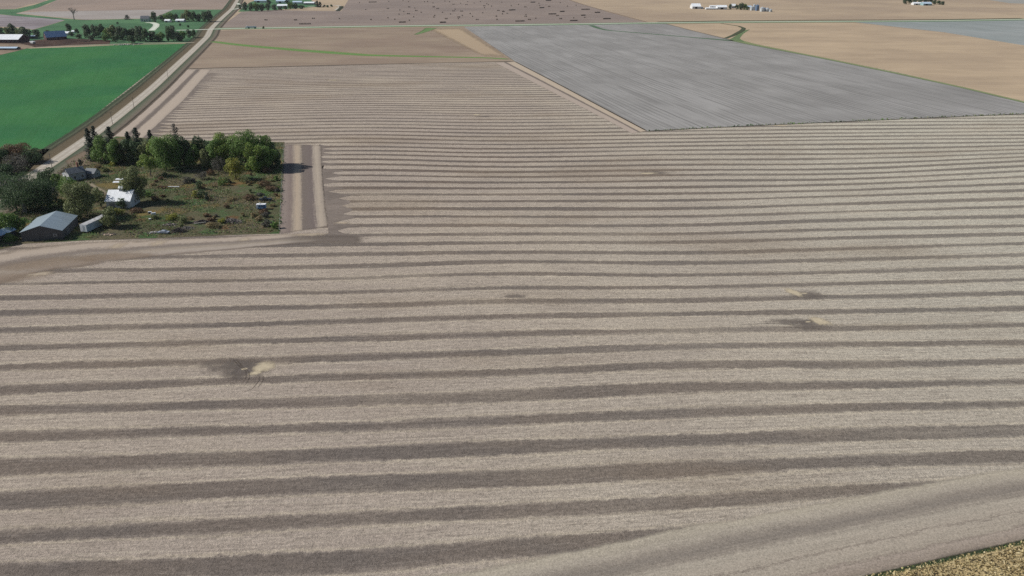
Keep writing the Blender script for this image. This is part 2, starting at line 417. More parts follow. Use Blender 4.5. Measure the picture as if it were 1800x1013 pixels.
m_mid = field_mat('brown_stubble', S(150, 135, 118), S(138, 122, 108), .01, rows=.05, row_per=11, row_amt=.10, grain=.16)
sheet('brown_field', [(376, 54), (600, 49.5), (745, 48), (815, 47), (905, 108), (600, 114), (332, 120.5), (350, 95)], Z*2, m_mid)
m_up = field_mat('purple_brown_stalks', S(142, 129, 120), S(132, 120, 113), .006, rows=.02, row_per=16, row_amt=.10, grain=.14)
sheet('bale_field', [(384, 50), (430, 17), (600, 20), (640, -45), (900, -45), (1000, 0), (1070, 22), (1138, 40.5), (750, 45)], Z*2, m_up)
m_tan = field_mat('ripe_corn_ground', S(177, 158, 133), S(164, 146, 124), .009, rows=.03, row_per=14, row_amt=.06, grain=.12)
sheet('tan_field', [(1300, 42), (1500, 41), (1660, 58), (1800, 82), (2600, 220), (2600, 380), (1800, 178), (1576, 127), (1449, 102), (1318, 76), (1275, 67), (1170, 41.5)], Z*1.5, m_tan)
m_blue = field_mat('blue_grey_field', S(146, 150, 148), S(136, 142, 140), .006, rows=-(math.pi/2+ROW_AZ), row_per=15, row_amt=.1, grain=.12)
sheet('far_grey_field', [(1500, 39), (1800, 36), (2600, 27), (2600, 210), (1800, 80), (1660, 57)], Z*2, m_blue)
sheet('dull_field', [(1738, 0), (1775, 6), (1900, 10), (2600, 10), (2600, -60), (1700, -60)], Z*2, field_mat('dull_far_field', S(150, 148, 142), S(140, 140, 134), .005, grain=.1))
# top-left
m_pr = field_mat('far_brown_field', S(150, 134, 122), S(140, 126, 116), .006, rows=.02, row_per=18, row_amt=.1, grain=.12)
sheet('upper_brown_field', [(95, 2), (85, 8), (60, 14), (28, 22), (70, 20), (400, 17), (412, 4), (424, -12), (440, -50), (120, -50)], Z*2, m_pr)
sheet('corner_brown_field', [(-400, 14), (-400, -50), (80, -50), (80, 3), (50, 8), (25, 16), (0, 16)], Z*2, m_pr)
m_pl = field_mat('pale_chalky_field', S(158, 152, 147), S(150, 142, 136), .008, rows=.02, row_per=18, row_amt=.06, grain=.10)
sheet('pale_field', [(28, 23), (70, 20.5), (240, 18.2), (305, 17), (288, 24), (268, 33), (225, 33), (150, 35), (110, 31.5)], Z*3, m_pl)
m_st = field_mat('purple_grey_plot', S(150, 143, 146), S(128, 120, 122), .01, rows=.12, row_per=40, row_amt=.22, grain=.12)
sheet('striped_plot', [(-300, 24), (0, 26), (60, 31), (114, 35.5), (90, 43), (58, 52), (30, 48), (-300, 40)], Z*3, m_st)
m_pas = field_mat('pasture_grass', S(84, 118, 84), S(70, 102, 74), .012, rows=None, grain=.22)
sheet('pasture', [(-400, 14), (0, 16.5), (26, 16.5), (60, 9), (95, -3), (103, -1), (66, 14), (28, 24), (115, 33), (150, 35.5), (225, 33.5), (265, 33.5), (288, 24.5), (305, 17.2), (400, 17.2), (385, 32), (364, 52), (350, 66), (330, 76), (0, 84), (-400, 84), (-400, 44), (30, 50), (58, 52.5), (90, 43.5), (114, 36), (60, 31.5), (0, 25.5), (-400, 23)], Z*2.5, m_pas)
grass1 = strip_mat('verge_grass', [(0, S(96, 112, 74)), (.35, S(92, 122, 72)), (.6, S(84, 108, 70)), (1, S(120, 122, 88))], soft=.2, grain=.3)
grass2 = strip_mat('waterway_grass', [(0, S(140, 140, 100)), (.3, S(104, 134, 78)), (.55, S(88, 124, 72)), (.75, S(120, 134, 86)), (1, S(150, 142, 108))], soft=.25, grain=.25)
ribbon('grass_waterway', [(372, 73), (410, 78), (450, 82), (520, 88), (600, 94), (650, 97.5), (740, 99.5), (860, 102), (898, 104.5)], [14, 18, 22, 24, 18, 12, 9], Z*4, grass2, 60)
strip('lighter_stubble', [(745, 49), (815, 48)], [(850, 101), (900, 104)], Z*3, strip_mat('tan_rows', [(0, S(166, 148, 124)), (1, S(160, 142, 120))], soft=.12, softu=.25, grain=.2), 10)
ribbon('grass_waterway', [(728, 62), (748, 55), (760, 48.5)], [6, 14, 22], Z*4, strip_mat('wet_grass', [(0, S(110, 130, 88)), (1, S(96, 122, 80))], soft=.3, softu=.15), 12)
ribbon('grass_waterway', [(1038, 44.5), (1052, 50), (1070, 54), (1110, 57), (1180, 63), (1240, 68), (1290, 72)], [10, 9, 8, 7, 8, 14], Z*4, strip_mat('dark_waterway', [(0, S(100, 118, 92)), (.5, S(72, 98, 76)), (1, S(100, 116, 94))], soft=.25), 40)
ribbon('field_verge', [(1284, 69), (1318, 77.5), (1449, 103), (1576, 129), (1700, 156), (1800, 180), (1900, 203)], [20, 12, 9, 8, 7, 6, 6], Z*4, strip_mat('rough_verge', [(0, S(88, 102, 80)), (.45, S(118, 128, 92)), (1, S(132, 136, 100))], soft=.2, grain=.35), 60)
sheet('grass_corner', [(1282, 70), (1292, 64), (1306, 54), (1318, 52), (1306, 60), (1300, 68), (1310, 75)], Z*5, field_mat('corner_grass', S(104, 122, 84), S(94, 110, 80), .05, grain=.3))
ribbon('ditch', [(1273, 68.5), (1288, 63), (1304, 54.5), (1308, 50), (1298, 46), (1266, 41.5)], [6, 7, 8, 7, 5, 4], Z*6, strip_mat('ditch_reeds', [(0, S(60, 62, 54)), (.5, S(78, 84, 62)), (1, S(66, 72, 60))], soft=.15, grain=.4), 40)
ribbon('field_edge', [(1000, 0), (1030, 10), (1070, 21), (1140, 40)], 5, Z*4, strip_mat('field_edge_weeds', [(0, S(120, 106, 94)), (1, S(128, 112, 98))], soft=.3), 20)
ribbon('field_edge', [(1170, 42), (1220, 55), (1274, 68)], 4, Z*5, strip_mat('edge_weeds', [(0, S(118, 110, 98)), (1, S(116, 106, 94))], soft=.3), 20)
dark_edge = strip_mat('dark_fence_weeds', [(0, S(70, 62, 52)), (.5, S(48, 44, 40)), (1, S(84, 76, 60))], soft=.3, grain=.5)
ribbon('field_edge', [(326, 121), (445, 118.5), (600, 115), (745, 111.5), (905, 108)], 3.2, Z*5, dark_edge, 60)
ribbon('field_edge', [(905, 108.5), (985, 150), (1060, 190), (1138, 231)], 1.6, Z*5, dark_edge, 40)
ribbon('field_edge', [(1134, 231), (1300, 222.5), (1500, 213.5), (1800, 200.5), (2000, 192)], 1.9, Z*5, dark_edge, 80)
# roads
m_grav = NT('limestone_gravel'); o = m_grav.obj(); uv = m_grav.uv(); sx = m_grav.n('ShaderNodeSeparateXYZ'); m_grav.l(uv, sx.inputs[0])
wv = m_grav.math('ABSOLUTE', m_grav.math('SUBTRACT', sx.outputs[1], .5))
trk = m_grav.ss(m_grav.math('ABSOLUTE', m_grav.math('SUBTRACT', wv, .2)), .12, .0)
n = m_grav.noise(m_grav.mapped(o, (1, .3, 1), ROW_AZ), .5, 5, .7)
cc = m_grav.mix(trk, S(168, 160, 148), S(190, 184, 172)); cc = m_grav.mix(m_grav.ss(n, .35, .7), cc, S(158, 150, 138))
cc = m_grav.mix(m_grav.ss(wv, .42, .5), cc, S(140, 132, 112))
m_grav.l(cc, m_grav.b.inputs['Base Color']); m_grav = m_grav.m
RL = [(-260, 512), (-113, 419), (0, 341), (50, 308), (101, 274), (178, 220), (222, 184), (262, 152), (295.5, 122), (333, 89), (360, 64.5), (366, 51), (384, 35), (407, 15), (415, 0), (424, -20)]
RR = [(-230, 520), (-92, 428), (14, 346), (63, 311), (120, 274), (196, 222), (244, 184), (280, 153), (310, 123), (347, 87), (369, 64.5), (375, 51), (388, 36), (408.5, 17), (420, 0), (431, -20)]
RC = [((a[0]+b[0])/2, (a[1]+b[1])/2) for a, b in zip(RL, RR)]
ribbon('road_verge', RC, 17, Z*3, strip_mat('left_verge', [(0, S(116, 104, 88)), (.3, S(98, 88, 72)), (.58, S(92, 84, 68)), (.68, S(58, 60, 50)), (.76, S(88, 92, 74)), (.86, S(60, 66, 54)), (1, S(74, 92, 66))], soft=.06, softu=0, grain=.45), 90, off=8)
ribbon('road_verge', RC, 10, Z*3.2, strip_mat('right_verge', [(0, S(116, 104, 92)), (.22, S(60, 56, 50)), (.34, S(110, 100, 90)), (.6, S(104, 102, 88)), (1, S(68, 82, 66))], soft=.06, softu=0, grain=.35), 90, off=-8.5)
ribbon('gravel_road', RC, 7.4, Z*5, m_grav, 110)
ribbon('road_verge', [(380, 50.8), (434, 50.2), (600, 47.5), (745, 45.5), (900, 44), (1000, 42.8), (1120, 41), (1300, 39), (1500, 38), (1660, 36.8), (1800, 34.5), (2300, 29)], 30, Z*4.5, strip_mat('roadside_grass', [(0, S(82, 110, 84)), (.35, S(100, 124, 88)), (.65, S(110, 128, 96)), (1, S(104, 116, 92))], soft=.1, softu=0, grain=.3), 120)
m_pale = strip_mat('pale_gravel', [(0, S(178, 182, 168)), (.5, S(200, 204, 190)), (1, S(180, 184, 168))], soft=.04, softu=0, grain=.12)
ribbon('gravel_crossroad', [(310, 53.6), (345, 52.8), (366, 52), (375, 51.2), (434, 50), (600, 47.2), (745, 45.2), (900, 43.7), (1000, 42.5), (1120, 40.8), (1300, 38.8), (1500, 37.7), (1660, 36.5), (1800, 34.2), (2300, 28.6)], 8, Z*6, m_pale, 140)
ribbon('ditch', [(1150, 39.0), (1300, 36.8), (1450, 35.7), (1660, 34.8), (1800, 32.4)], 12, Z*6, strip_mat('dark_ditch', [(0, S(66, 66, 52)), (1, S(74, 72, 58))], soft=.2, grain=.5), 60)
ribbon('driveway', [(256, 40), (268, 40), (275, 43), (274, 47), (266, 54)], 9, Z*6, m_pale, 30)
ribbon('farm_track', [(60, 84), (130, 80), (200, 78), (250, 76.3), (300, 75.6), (345, 74.8)], 7, Z*5, strip_mat('dry_track', [(0, S(150, 140, 122)), (1, S(166, 156, 140))], soft=.25, grain=.25), 40)
sheet('muddy_feedlot', [(35, 74), (70, 70), (110, 68), (150, 69), (195, 71), (192, 78), (130, 81), (60, 83.5), (-200, 84), (-200, 74)], Z*4, field_mat('cattle_mud', S(84, 68, 60), S(60, 48, 44), .04, grain=.5))
sheet('bare_yard', [(-300, 76), (35, 77), (60, 82), (30, 90), (0, 97), (-300, 100)], Z*4.5, field_mat('yard_dirt', S(140, 124, 108), S(120, 106, 92), .04, grain=.3))
sheet('farm_lawn', [(418, 21), (440, 4), (470, -6), (540, -6), (560, 12), (480, 18)], Z*3, m_pas)
ribbon('driveway', [(540, 12), (572, 10), (592, 9.5), (600, 12), (590, 18)], 9, Z*5, strip_mat('yard_gravel', [(0, S(178, 172, 160)), (1, S(186, 180, 168))], soft=.2), 20)
ribbon('ditch', [(600, 11), (600, 14), (593, 20)], 9, Z*6, strip_mat('dark_bank', [(0, S(60, 62, 52)), (1, S(52, 56, 46))], soft=.15, grain=.4), 12)
ribbon('driveway', [(408, 17), (426, 14.5), (418, 6)], 6, Z*6, m_pale, 12)

# headlands of the stubble field
L1 = S(164, 151, 139); L2 = S(168, 155, 141); DK = S(112, 103, 96); MD = S(146, 135, 125)
m_hl = strip_mat('headland_left', [(0, S(120, 110, 100)), (.06, L1), (.40, S(166, 153, 140)), (.46, DK), (.58, DK), (.64, L2), (.90, L2), (1, S(150, 139, 128))], soft=.03, softu=.01, warp=.03, grain=.3, streak=.16)
strip('headland', [(324, 122), (262, 178), (210, 224), (150, 275)], [(398, 122), (345, 178), (292, 228), (240, 280)][:0] or [(372, 122), (322, 178), (268, 228), (205, 285)], Z*2.2, m_hl, 50)
m_hr = strip_mat('headland_right', [(0, MD), (.08, L1), (.40, L1), (.46, DK), (.54, DK), (.60, S(174, 160, 142)), (.95, S(172, 158, 140)), (1, DK)], soft=.03, softu=.01, warp=.03, grain=.3, streak=.12)
strip('headland', [(868, 110), (985, 170), (1060, 208), (1112, 236)], [(905, 108.3), (985, 149.5), (1060, 189.5), (1138, 230.7)], Z*2.4, m_hr, 50)
m_vs = strip_mat('headland_passes', [(0, DK), (.04, S(138, 126, 118)), (.22, S(120, 108, 102)), (.29, S(146, 134, 121)), (.35, S(164, 149, 131)), (.43, S(158, 145, 129)), (.49, DK), (.50, DK), (.72, S(110, 100, 96)), (.77, S(150, 139, 127)), (.86, S(164, 152, 137)), (.93, S(148, 137, 125)), (1, DK)], soft=.06, softu=.03, warp=.03, grain=.4, warpscale=.2, streak=.14)
strip('headland', [(497, 252), (496, 300), (493, 360), (489, 414)], [(566, 254), (568, 300), (572, 350), (579, 400)], Z*2.6, m_vs, 50, 8)
m_turn = field_mat('trampled_soil', S(124, 114, 106), S(114, 105, 98), .05, grain=.4)
m_vd = strip_mat('turning_ground', [(0, DK), (.5, S(108, 99, 92)), (1, S(122, 112, 104))], soft=.5, softu=.08, warp=.1, grain=.3, warpscale=.06)
cr_ = random.Random(3); edge = []
for n in range(14, 30):
    y0_ = row_y(n, 585); y1_ = row_y(n+.5, 585)
    base = np.interp(y1_, [250, 300, 330, 370, 400, 440], [572, 574, 580, 594, 604, 630])
    tip = base-12+cr_.choice((-6, -3, 0, 6, 20))
    edge.append((base+30, y0_)); edge.append((tip+cr_.uniform(12, 20), row_y(n+.2, 585))); edge.append((tip+cr_.uniform(1, 7), row_y(n+.36, 585))); edge.append((tip, y1_)); edge.append((tip+cr_.uniform(3, 10), row_y(n+.64, 585))); edge.append((tip+cr_.uniform(12, 22), row_y(n+.8, 585)))
edge = [e for e in edge if 254 < e[1] < 418]
sheet('turning_ground', edge+[(561, 254), (566, 300), (571, 350), (577, 400), (577, 418)], Z*2.45, m_turn)
cr_ = random.Random(5); edge = []
for n in range(34, 64):
    y0_ = row_y(n, 330); y1_ = row_y(n+.5, 330)
    bx_ = np.interp(y1_, [122, 178, 228, 280], [370, 320, 266, 203])
    edge.append((bx_+cr_.uniform(15, 30), y0_)); edge.append((bx_+cr_.uniform(-3, 9), y1_))
edge = [e for e in edge if 124 < e[1] < 250]
sheet('turning_ground', edge+[(368, 124), (320, 176), (264, 228), (240, 250)], Z*1.1, m_turn)
strip('turning_ground', [(400, 428), (500, 420), (560, 412), (640, 412)], [(400, 436), (500, 431), (560, 432), (640, 430)], Z*2.5, m_vd, 40, 6)
m_bh = strip_mat('south_headland', [(0, S(118, 106, 94)), (.1, S(162, 149, 135)), (.3, S(164, 152, 139)), (.42, S(122, 112, 104)), (.5, S(126, 117, 109)), (.62, S(146, 135, 122)), (.78, S(158, 148, 137)), (.9, S(140, 128, 118)), (1, S(130, 120, 110))], soft=.16, softu=.12, warp=.17, grain=.34, warpscale=.045, streak=.22)
strip('headland', [(-260, 452), (0, 440), (150, 424), (300, 420), (420, 414), (505, 411), (600, 408)], [(-260, 530), (0, 502), (60, 484), (200, 462), (400, 440), (500, 432), (600, 424)], Z*2.8, m_bh, 70, 8)
m_or = blob_mat('rusty_chaff', S(146, 129, 112), .45, .1, .7, nscale=.06)
blob('chaff_patch', 90, 462, 26, 10, Z*3, m_or, .25); blob('chaff_patch', 10, 490, 22, 8, Z*3.1, m_or, .3); blob('chaff_patch', 190, 452, 22, 5, Z*3.2, m_or, .15)
m_cr = blob_mat('pale_chaff', S(180, 166, 146), .75, .0, .9, nscale=.25, namt=1.3)
for px, py, rx, ry, r in ((205, 433, 3.5, 5, -.4), (278, 428, 3.5, 5, -.4), (430, 421, 3.0, 4, -.3), (70, 482, 6, 2.6, .2), (545, 413, 9, 2.2, .1), (600, 392, 4, 2.2, 0)):
    blob('chaff_patch', px, py, rx, ry, Z*3.4, m_cr, r)
# places where the combine turned or stopped: dark bare patch and a heap of pale chaff
m_dk = blob_mat('bare_soil_patch', S(114, 106, 100), .6, .0, .9, nscale=.22, namt=1.2)
for px, py, rx, ry in ((404, 645, 9.5, 6.0), (424, 652, 9, 6.2), (436, 650, 6, 6), (1418, 518, 8, 4.2), (1395, 566, 11, 3.2), (1425, 572, 8, 4), (1152, 304, 9, 4), (850, 205, 6, 3), (905, 521, 5, 2)):
    blob('bare_patch', px, py, rx, ry, Z*1.2, m_dk)
m_pc = blob_mat('chaff_heap', S(190, 177, 152), .85, .0, .6, nscale=.4, namt=1.2)
for px, py, rx, ry, r in ((464, 645, 3.3, 3.6, 0), (450, 656, 2.2, 1.3, .2), (429, 649, 1.1, .8, 0), (1395, 514, 2.2, 4.8, .5), (1413, 516, 1.4, .7, 0), (1441, 565, 2.6, 4.6, .6), (1421, 566, 1.2, .6, .3), (1140, 305, 6, 1.8, .1), (838, 202, 3, 2.5, 0), (585, 141, 7, 3, 0), (263, 188, 9, 2.5, 0), (1280, 221.5, 7, 2.6, .2), (1370, 220.5, 6, 2.5, -.2)):
    blob('chaff_patch', px, py, rx, ry, Z*1.5, m_pc, r)
m_tr = strip_mat('wheel_rut', [(0, S(88, 80, 74)), (1, S(88, 80, 74))], soft=.4, softu=.25, grain=.3, amt=.45)
for ln in ([(392, 628), (410, 632), (420, 644), (432, 652), (433, 664), (421, 680)], [(398, 628), (416, 633), (426, 645), (438, 654), (438, 666), (427, 682)], [(455, 658), (456, 668), (444, 684), (420, 692)], [(462, 658), (462, 670), (450, 686)],
           [(1290, 571), (1360, 569), (1420, 573)], [(1360, 575), (1420, 577), (1450, 579)]):
    BLOBN[0] += 1; ribbon('wheel_rut', ln, .42, Z*1.7+.0012*BLOBN[0], m_tr, 30)
# south-east headland and the corner of standing corn
m_se = strip_mat('south_east_headland', [(0, S(166, 157, 145)), (.05, S(176, 167, 150)), (.18, S(168, 159, 145)), (.26, S(146, 137, 126)), (.33, S(134, 126, 117)), (.40, S(146, 137, 126)), (.47, S(170, 161, 147)), (.62, S(168, 158, 144)), (.64, S(140, 130, 119)), (.66, S(170, 160, 146)), (.80, S(164, 154, 140)), (.82, S(142, 131, 120)), (.84, S(162, 150, 138)), (1, S(140, 128, 116))], soft=.07, softu=.06, warp=.06, grain=.7, warpscale=.1, nscale=.6, streak=.12, amt=.82)
strip('headland', [(560, 1048), (700, 1022), (900, 985), (1050, 957), (1200, 925), (1480, 875), (1640, 843), (1800, 818), (2200, 745)], [(900, 1200), (1000, 1155), (1150, 1110), (1290, 1070), (1400, 1044), (1533, 1013), (1660, 984), (1800, 953), (2200, 862)], Z*2, m_se, 80, 8)
ribbon('grass_strip', [(1290, 1071), (1533, 1014), (1660, 985), (1800, 953), (2200, 863)], 1.6, Z*4, strip_mat('edge_grass', [(0, S(84, 96, 60)), (.5, S(52, 62, 46)), (1, S(60, 56, 44))], soft=.35, softu=0, grain=.7, warpscale=.5), 80)
sheet('corn_ground', [(1290, 1073), (1533, 1015.5), (1660, 986.5), (1800, 955), (2200, 865), (2200, 1400), (1290, 1400)], Z*3, field_mat('dry_corn_floor', S(184, 168, 130), S(168, 150, 114), .2, grain=.5))

# ---- farmyard ground
t = NT('rough_yard_grass'); o = t.obj()
a = t.noise(o, .05, 5, .65); b = t.noise(t.mapped(o, (1, 1, 1), 0, (13, 5, 0)), .07, 5, .65); c = t.noise(t.mapped(o, (1, 1, 1), 0, (31, 17, 0)), .045, 4, .6)
col = t.mix(t.ss(a, .42, .56), S(84, 86, 64), S(99, 93, 74))
col = t.mix(t.ss(b, .5, .62), col, S(74, 96, 62)); col = t.mix(t.math('MULTIPLY', t.ss(c, .55, .66), .8), col, S(120, 104, 66))
col = t.mix(t.math('MULTIPLY', t.ss(t.noise(t.mapped(o, (1, 1, 1), 0, (51, 7, 0)), .06, 4, .6), .58, .68), .7), col, S(112, 78, 56))
g = t.noise(o, .9, 5, .8)
hsv = t.n('ShaderNodeHueSaturation'); t.l(t.math('MULTIPLY_ADD', t.math('SUBTRACT', g, .5), 1.6, .95), hsv.inputs['Value']); t.l(col, hsv.inputs['Color'])
t.l(hsv.outputs[0], t.b.inputs['Base Color']); t.bump(g, .8, .5)
YARD = [(-400, 470), (-100, 446), (0, 439), (40, 429), (150, 423), (300, 418), (420, 413), (491, 411), (494, 360), (497, 300), (500, 252), (330, 248), (205, 245), (160, 262), (118, 292), (60, 335), (-100, 452)]
sheet('farmyard_ground', [(-240, 470), (-100, 446), (0, 439), (40, 429), (150, 423), (300, 418), (420, 413), (491, 411), (494, 360), (497, 300), (500, 250), (330, 247), (205, 240), (160, 256), (128, 282), (76, 313), (24, 352), (-92, 436)], Z*3, t.m)
sheet('roadside_brush_ground', [(-400, 262), (88, 262), (48, 303), (-10, 342), (-400, 600)], Z*3, t.m)
strip('ploughed_plot', [(110, 285), (150, 262), (180, 252)], [(128, 298), (170, 290), (190, 285)], Z*4, strip_mat('worn_dirt', [(0, S(112, 100, 84)), (.5, S(122, 108, 96)), (1, S(110, 100, 82))], soft=.15, softu=.1, grain=.3), 20)
ribbon('farm_track', [(152, 318), (165, 328), (180, 336), (190, 345)], 3.2, Z*4.2, strip_mat('worn_track', [(0, S(128, 118, 100)), (1, S(140, 130, 112))], soft=.4, softu=.15), 20)
ribbon('farm_track', [(300, 302), (390, 300), (470, 302)], 2, Z*4.2, strip_mat('worn_path', [(0, S(116, 102, 84)), (1, S(122, 108, 90))], soft=.4, softu=.15), 20)

# ------------------------------------------------------------------ foliage
BARK = plain_mat('bark', (.10, .085, .07, 1), .9, var=.3, scale=3)
BARKG = plain_mat('grey_bark', (.20, .18, .165, 1), .9, var=.3, scale=3)
LF = {
 'green': leaf_mat('leaf_green', (.099, .185, .045, 1), (.139, .235, .058, 1), (.207, .274, .081, 1)),
 'bright': leaf_mat('leaf_bright', (.138, .226, .047, 1), (.189, .276, .061, 1), (.292, .327, .079, 1)),
 'olive': leaf_mat('leaf_olive', (.129, .161, .066, 1), (.169, .194, .081, 1), (.230, .237, .108, 1)),
 'dark': leaf_mat('leaf_dark', (.054, .094, .044, 1), (.071, .122, .054, 1), (.110, .156, .070, 1)),
 'yellow': leaf_mat('leaf_yellow', (.252, .259, .050, 1), (.198, .231, .045, 1), (.336, .297, .060, 1)),
 'spruce': leaf_mat('leaf_spruce', (.026, .046, .034, 1), (.036, .060, .042, 1), (.052, .07, .052, 1)),
 'rust': leaf_mat('leaf_rust', (.149, .086, .052, 1), (.127, .098, .057, 1), (.196, .127, .069, 1)),
 'grey': leaf_mat('leaf_grey', (.115, .105, .095, 1), (.14, .128, .11, 1), (.10, .11, .08, 1)),
 'far': leaf_mat('leaf_far', (.075, .110, .065, 1), (.098, .137, .077, 1), (.141, .170, .093, 1)),
 'straw': leaf_mat('leaf_straw', (.26, .20, .10, 1), (.20, .17, .09, 1), (.33, .27, .15, 1)),
 'corn': leaf_mat('leaf_corn', (.46, .38, .20, 1), (.38, .31, .17, 1), (.56, .48, .30, 1)),
}
def quads_mesh(name, C, N, size, rng, aspect=.75):
    """C centres, N normals (k,3); one bent leaf clump quad each"""
    k = len(C); r = rng.normal(size=(k, 3))
    N = N/np.maximum(1e-6, np.linalg.norm(N, axis=1, keepdims=True))
    a = np.cross(N, r); a /= np.maximum(1e-6, np.linalg.norm(a, axis=1, keepdims=True))
    b = np.cross(N, a)
    s = (size*rng.uniform(.6, 1.35, size=(k, 1)))*.5
    a = a*s; b = b*s*aspect
    V = np.empty((k, 4, 3)); V[:, 0] = C-a*1.1; V[:, 1] = C-b*.9+N*s*.2; V[:, 2] = C+a; V[:, 3] = C+b*1.1-N*s*.2
    me = D.meshes.new(name); me.vertices.add(k*4); me.vertices.foreach_set('co', V.reshape(-1))
    me.loops.add(k*4); me.loops.foreach_set('vertex_index', np.arange(k*4, dtype=np.int32))
    me.polygons.add(k); me.polygons.foreach_set('loop_start', np.arange(0, k*4, 4, dtype=np.int32))
    me.polygons.foreach_set('loop_total', np.full(k, 4, dtype=np.int32)); me.update(calc_edges=True)
    return me
def tube(bm, p0, p1, r0, r1, seg=6):
    d = (p1-p0); q = d.to_track_quat('Z', 'Y'); rings = []
    for p, r in ((p0, r0), (p1, r1)):
        rings.append([bm.verts.new(p+q@Vector((math.cos(2*math.pi*i/seg)*r, math.sin(2*math.pi*i/seg)*r, 0))) for i in range(seg)])
    for i in range(seg):
        bm.faces.new((rings[0][i], rings[0][(i+1) % seg], rings[1][(i+1) % seg], rings[1][i]))
    bm.faces.new(rings[1]); bm.faces.new(rings[0][::-1])
def branches(bm, rng, p, d, L, r, depth, spread=.55, up=.15, seg=5):
    e = p+d*L; tube(bm, p, e, r, r*.68, seg)
    if depth == 0: return
    for _ in range(rng.randint(2, 3)):
        nd = (d+Vector((rng.uniform(-1, 1), rng.uniform(-1, 1), rng.uniform(-.4, .8)+up))*spread).normalized()
        branches(bm, rng, p.lerp(e, rng.uniform(.7, 1)), nd, L*rng.uniform(.6, .8), r*.6, depth-1, spread, up, max(3, seg-1))
def bm_obj(name, bm, mat, parent=None):
    me = D.meshes.new(name); bm.to_mesh(me); bm.free(); return link(name, me, mat, parent)
def crown_pts(rng, R, Hc, z0, k, lobes=14, open_=0.0):
    """points over many lobes packed in an ellipsoid of radius R and height Hc above z0"""
    C = []; N = []
    cen = []
    for i in range(lobes):
        th = rng.uniform(0, 2*math.pi); u = rng.uniform(-.75, 1); rr = math.sqrt(max(0, 1-u*u*.85))*rng.uniform(.45, .78)
        cen.append((math.cos(th)*R*rr, math.sin(th)*R*rr, z0+Hc*(.46+.42*u if u > 0 else .46+.44*u), rng.uniform(.28, .44)*R))
    cen.append((0, 0, z0+Hc*.6, R*.5)); cen.append((0, 0, z0+Hc*.3, R*.6))
    w_ = np.array([c[3]**2 for c in cen]); w_ = w_/w_.sum()
    idx = rng.choice(len(cen), size=k, p=w_); cc = np.array(cen)[idx]
    d = rng.normal(size=(k, 3)); d[:, 2] += .25; d /= np.linalg.norm(d, axis=1, keepdims=True)
    rad_ = cc[:, 3:4]*rng.uniform(.72, 1.08, size=(k, 1))
    vs = min(1.25, max(.7, Hc/(2*R)))
    P = cc[:, :3]+d*rad_*np.array([1, 1, vs])
    P[:, 2] = np.maximum(P[:, 2], z0*.6)
    Nn = d+rng.normal(size=(k, 3))*.55
    return P, Nn
def tree(bx, by, ty, wpx, kind, label, leaf=.5, k=4600, trunk=.05, name='tree', cat='tree', group=None, open_=0, seed=None, bark=None, dens=1.0):
    p = G(bx, by); h = max(1.5, height_at(bx, by, ty)); R = wpx*mpp(by)/2*1.1
    seed = seed if seed is not None else int(bx*13+by*7)
    rng = np.random.default_rng(seed); rr = random.Random(seed)
    root = thing(name, label, cat, p, 0, group)
    z0 = h*trunk; Hc = h-z0
    k = int(k*dens*max(.25, min(2.0, (R*Hc)/(5.*9.))))
    P, N = crown_pts(rng, R, Hc, z0, k, lobes=rr.randint(12, 18))
    link('crown', quads_mesh('crown', P, N, leaf, rng), LF[kind], root)
    bm = bmesh.new(); tr = max(.12, h*.022)
    tube(bm, Vector((0, 0, -.1)), Vector((rr.uniform(-.2, .2), rr.uniform(-.2, .2), h*.38)), tr*1.35, tr, 8)
    for _ in range(5):
        branches(bm, rr, Vector((0, 0, h*rr.uniform(.25, .4))), Vector((rr.uniform(-1, 1), rr.uniform(-1, 1), rr.uniform(.5, 1.3))).normalized(), h*.24, tr*.6, 2)
    bm_obj('trunk', bm, bark or BARK, root)
    return root
def spruce(bx, by, ty, wpx, label, k=1800, kind='spruce', leaf=.42, name='spruce_tree', gap=0.0, group=None):
    p = G(bx, by); h = height_at(bx, by, ty); R = wpx*mpp(by)/2
    seed = int(bx*17+by*3); rng = np.random.default_rng(seed)
    root = thing(name, label, 'conifer', p, 0, group)
    whorl = max(8, int(h/.75)); k = int(k*1.5*max(.4, h/12))
    lv = rng.integers(0, whorl, size=k); f = (lv+.5)/whorl                # 0 bottom .. 1 top
    nb = 7; br = rng.integers(0, nb, size=k); th = br*2*math.pi/nb+lv*1.3+rng.normal(size=k)*.22
    s = np.sqrt(rng.uniform(0.02, 1, size=k)); reach = 1.75*R*(1-f)**.48*(0.75+.35*np.sin(lv*2.7+br))+.2
    r = s*reach; z = h*.08+f*h*.92-r*.28+rng.normal(size=k)*.12
    C = np.stack([np.cos(th)*r, np.sin(th)*r, np.clip(z, .1, h)], 1)
    N = np.stack([np.cos(th)*.5, np.sin(th)*.5, np.ones(k)], 1)+rng.normal(size=(k, 3))*.45
    link('crown', quads_mesh('crown', C, N, leaf*1.25, rng), LF[kind], root)
    bm = bmesh.new(); tube(bm, Vector((0, 0, -.1)), Vector((0, 0, h*.96)), .18+h*.008, .03, 7)
    rr = random.Random(seed)
    for i in range(int(whorl*2.5)):
        ff = rr.random(); a = rr.uniform(0, 6.28); L = R*(1-ff)**.85*.8
        z_ = h*.1+ff*h*.88; tube(bm, Vector((0, 0, z_)), Vector((math.cos(a)*L, math.sin(a)*L, z_-L*.2)), .05, .02, 4)
    bm_obj('trunk', bm, BARK, root)
    return root
